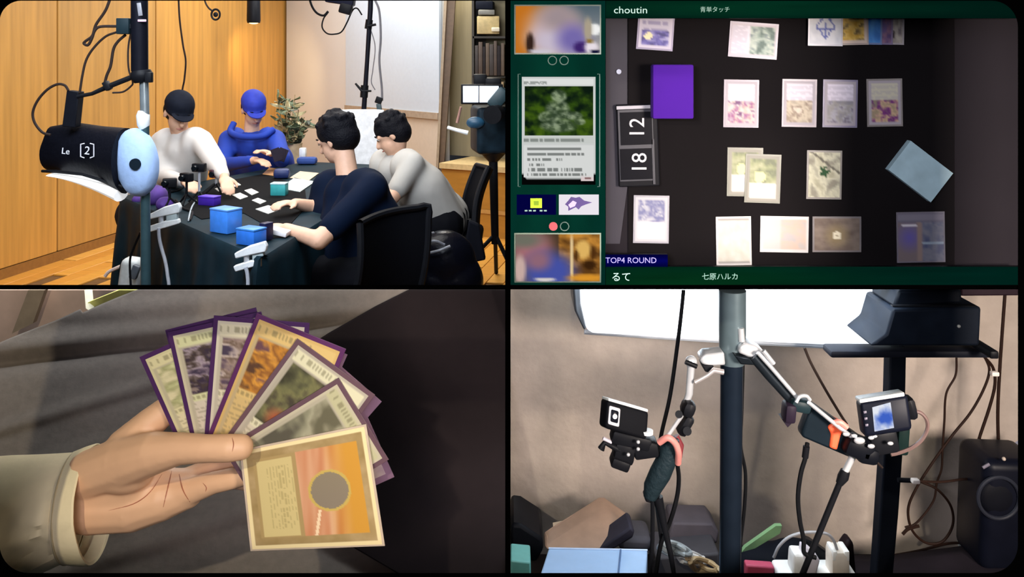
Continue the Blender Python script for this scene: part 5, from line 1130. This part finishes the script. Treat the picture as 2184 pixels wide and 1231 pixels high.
tag(MB().slab([P(1400, 1190, 1.78), P(1535, 1180, 1.78), P(1540, 1300, 1.78), P(1400, 1300, 1.78)], .1).obj('wire_basket', mat('basket_dark', '3c3a40', .7), bevel=.005), 'dark basket with coiled cables at the pole foot', 'basket')
gb = empty('green_strap', None, 'green strap sticking up from the black bag right of the pole', 'strap')
MB().slab([P(1582, 1178, 1.72), P(1590, 1168, 1.72), P(1655, 1122, 1.72), P(1668, 1122, 1.72), P(1664, 1138, 1.72), P(1610, 1170, 1.72)], .01).obj('strap_band', mat('green_band', '6f9468', .6), gb)
tag(blob(MB().ball(P(1640, 1200, 1.8), .07, (1.2, .6, .55)).ball(P(1690, 1190, 1.8), .05, (1.2, .6, .8)).ball(P(1600, 1210, 1.8), .06, (.8, .6, .7)).chain([(P(1640, 1260, 1.8), .08), (P(1640, 1400, 1.8), .08)]), 'black_bag', mat('bag_black2', '10131c', .7, bump=.3), .007), 'soft black bag on the bench right of the main pole', 'bag')
tag(MB().slab([P(1592, 1206, 1.6), P(1652, 1210, 1.6), P(1652, 1240, 1.6), P(1592, 1240, 1.6)], .02).obj('red_pouch', mat('red_pink', 'a83c58', .6), bevel=.003), 'pinkish red pouch edge at the bottom beside the white strip', 'pouch')
ps = empty('power_strip', None, 'white power strip with plugs at the bottom of the bench', 'power strip')
D = 1.60; WS = mat('strip_white', 'ecebe8', .4)
MB().bbox(P(1735, 1234, D), (R(165, D), .05, R(52, D)), None, .006, 3).obj('strip_body', WS, ps)
MB().bbox(P(1702, 1196, D-.01), (R(32, D), .04, R(44, D)), rotm('Y', 4), .006).obj('plug_adapter', WS, ps)
MB().bbox(P(1786, 1196, D-.01), (R(40, D), .04, R(60, D)), None, .008).obj('plug_adapter', mat('adapter_cream', 'ddd2c6', .4), ps)
MB().bbox(P(1774, 1176, D-.012), (R(10, D), .035, R(22, D)), None, .003).obj('plug_ridge', WS, ps)
MB().bbox(P(1799, 1176, D-.012), (R(12, D), .035, R(22, D)), None, .003).obj('plug_ridge', WS, ps)
MB().slab([P(1716, 1172, D-.03), P(1732, 1180, D-.03), P(1750, 1196, D-.03), P(1742, 1226, D-.03), P(1720, 1226, D-.03), P(1712, 1200, D-.03)], .03).obj('angled_plug', mat('plug_lilac', 'd8d0da', .4), ps, bevel=.003)
cable([(1650, 1190), (1662, 1165), (1685, 1145), (1720, 1136), (1760, 1138), (1776, 1150), (1785, 1172)], D-.02, .0026, 'pale grey cable arching over the white plugs', mat('arch_grey', '9c9ca0', .5))
tag(MB().slab([P(1716, 1150, D+.03), P(1732, 1156, D+.03), P(1768, 1182, D+.03), P(1764, 1206, D+.03), P(1745, 1196, D+.03)], .02).obj('black_plug', BLACK, bevel=.003), 'black angled plug behind the white plugs', 'plug')
tag(MB().slab([P(1798, 1170, 1.7), P(1812, 1150, 1.7), P(1822, 1160, 1.7), P(1828, 1230, 1.7), P(1805, 1240, 1.7)], .03).obj('black_horn', mat('horn_brown', '1c1216', .5), bevel=.006), 'dark pointed object standing right of the white plugs', 'object')
b = bmesh.new(); g = []
for j in range(9):
    row = []
    for i in range(25):
        x = 1800+400*i/24; yt = 1184-22*min(1, max(0, (x-1900)/170)); y = yt+(1300-yt)*j/8; row.append(b.verts.new(P(x, y, 1.86-.03*j+.01*fb(i/6, j/3, 1, 9))))
    g.append(row)
for j in range(8):
    for i in range(24): b.faces.new((g[j][i], g[j+1][i], g[j+1][i+1], g[j][i+1]))
m_ = MB(); m_.b.free(); m_.b = b; o = tag(m_.obj('dark_cloth', mat('cloth_darkbrown', '1e191f', .9, var=.3, scale=12, bump=.3)), 'dark cloth heap along the bench under the speaker', 'cloth'); s_ = o.modifiers.new('s', 'SOLIDIFY'); s_.thickness = .006

# ================================================================ put every thing's origin at its base
bpy.context.view_layer.update()
def tree(o): return [o]+[x for c in o.children for x in tree(c)]
used = {}
for o in bpy.data.objects:
    if o.type == 'MESH': used[o.data.name] = used.get(o.data.name, 0)+1
for o in list(sc.objects):
    if o.parent or o.type not in ('MESH', 'EMPTY') or o.get('kind') == 'structure': continue
    kids = tree(o)[1:]; pts = [c.matrix_world @ Vector(k) for c in tree(o) if c.type in ('MESH', 'FONT') for k in c.bound_box]
    if not pts: continue
    lo = Vector([min(p[i] for p in pts) for i in range(3)]); hi = Vector([max(p[i] for p in pts) for i in range(3)])
    base = Vector(((lo.x+hi.x)/2, (lo.y+hi.y)/2, lo.z))
    if o.type == 'MESH': o.data.transform(Matrix.Translation(-base))
    o.location = base
    for c in o.children:                                        # children keep their place in the world
        c.matrix_parent_inverse = Matrix.Identity(4)
        if c.type == 'MESH' and used.get(c.data.name, 1) == 1 and c.location.length < 1e-9:
            bb_ = [Vector(k) for k in c.bound_box]; cb = sum(bb_, Vector())/8
            c.data.transform(Matrix.Translation(-cb)); c.location = cb-base
            for d in c.children: d.location = d.location-cb
        else: c.location = c.location-base
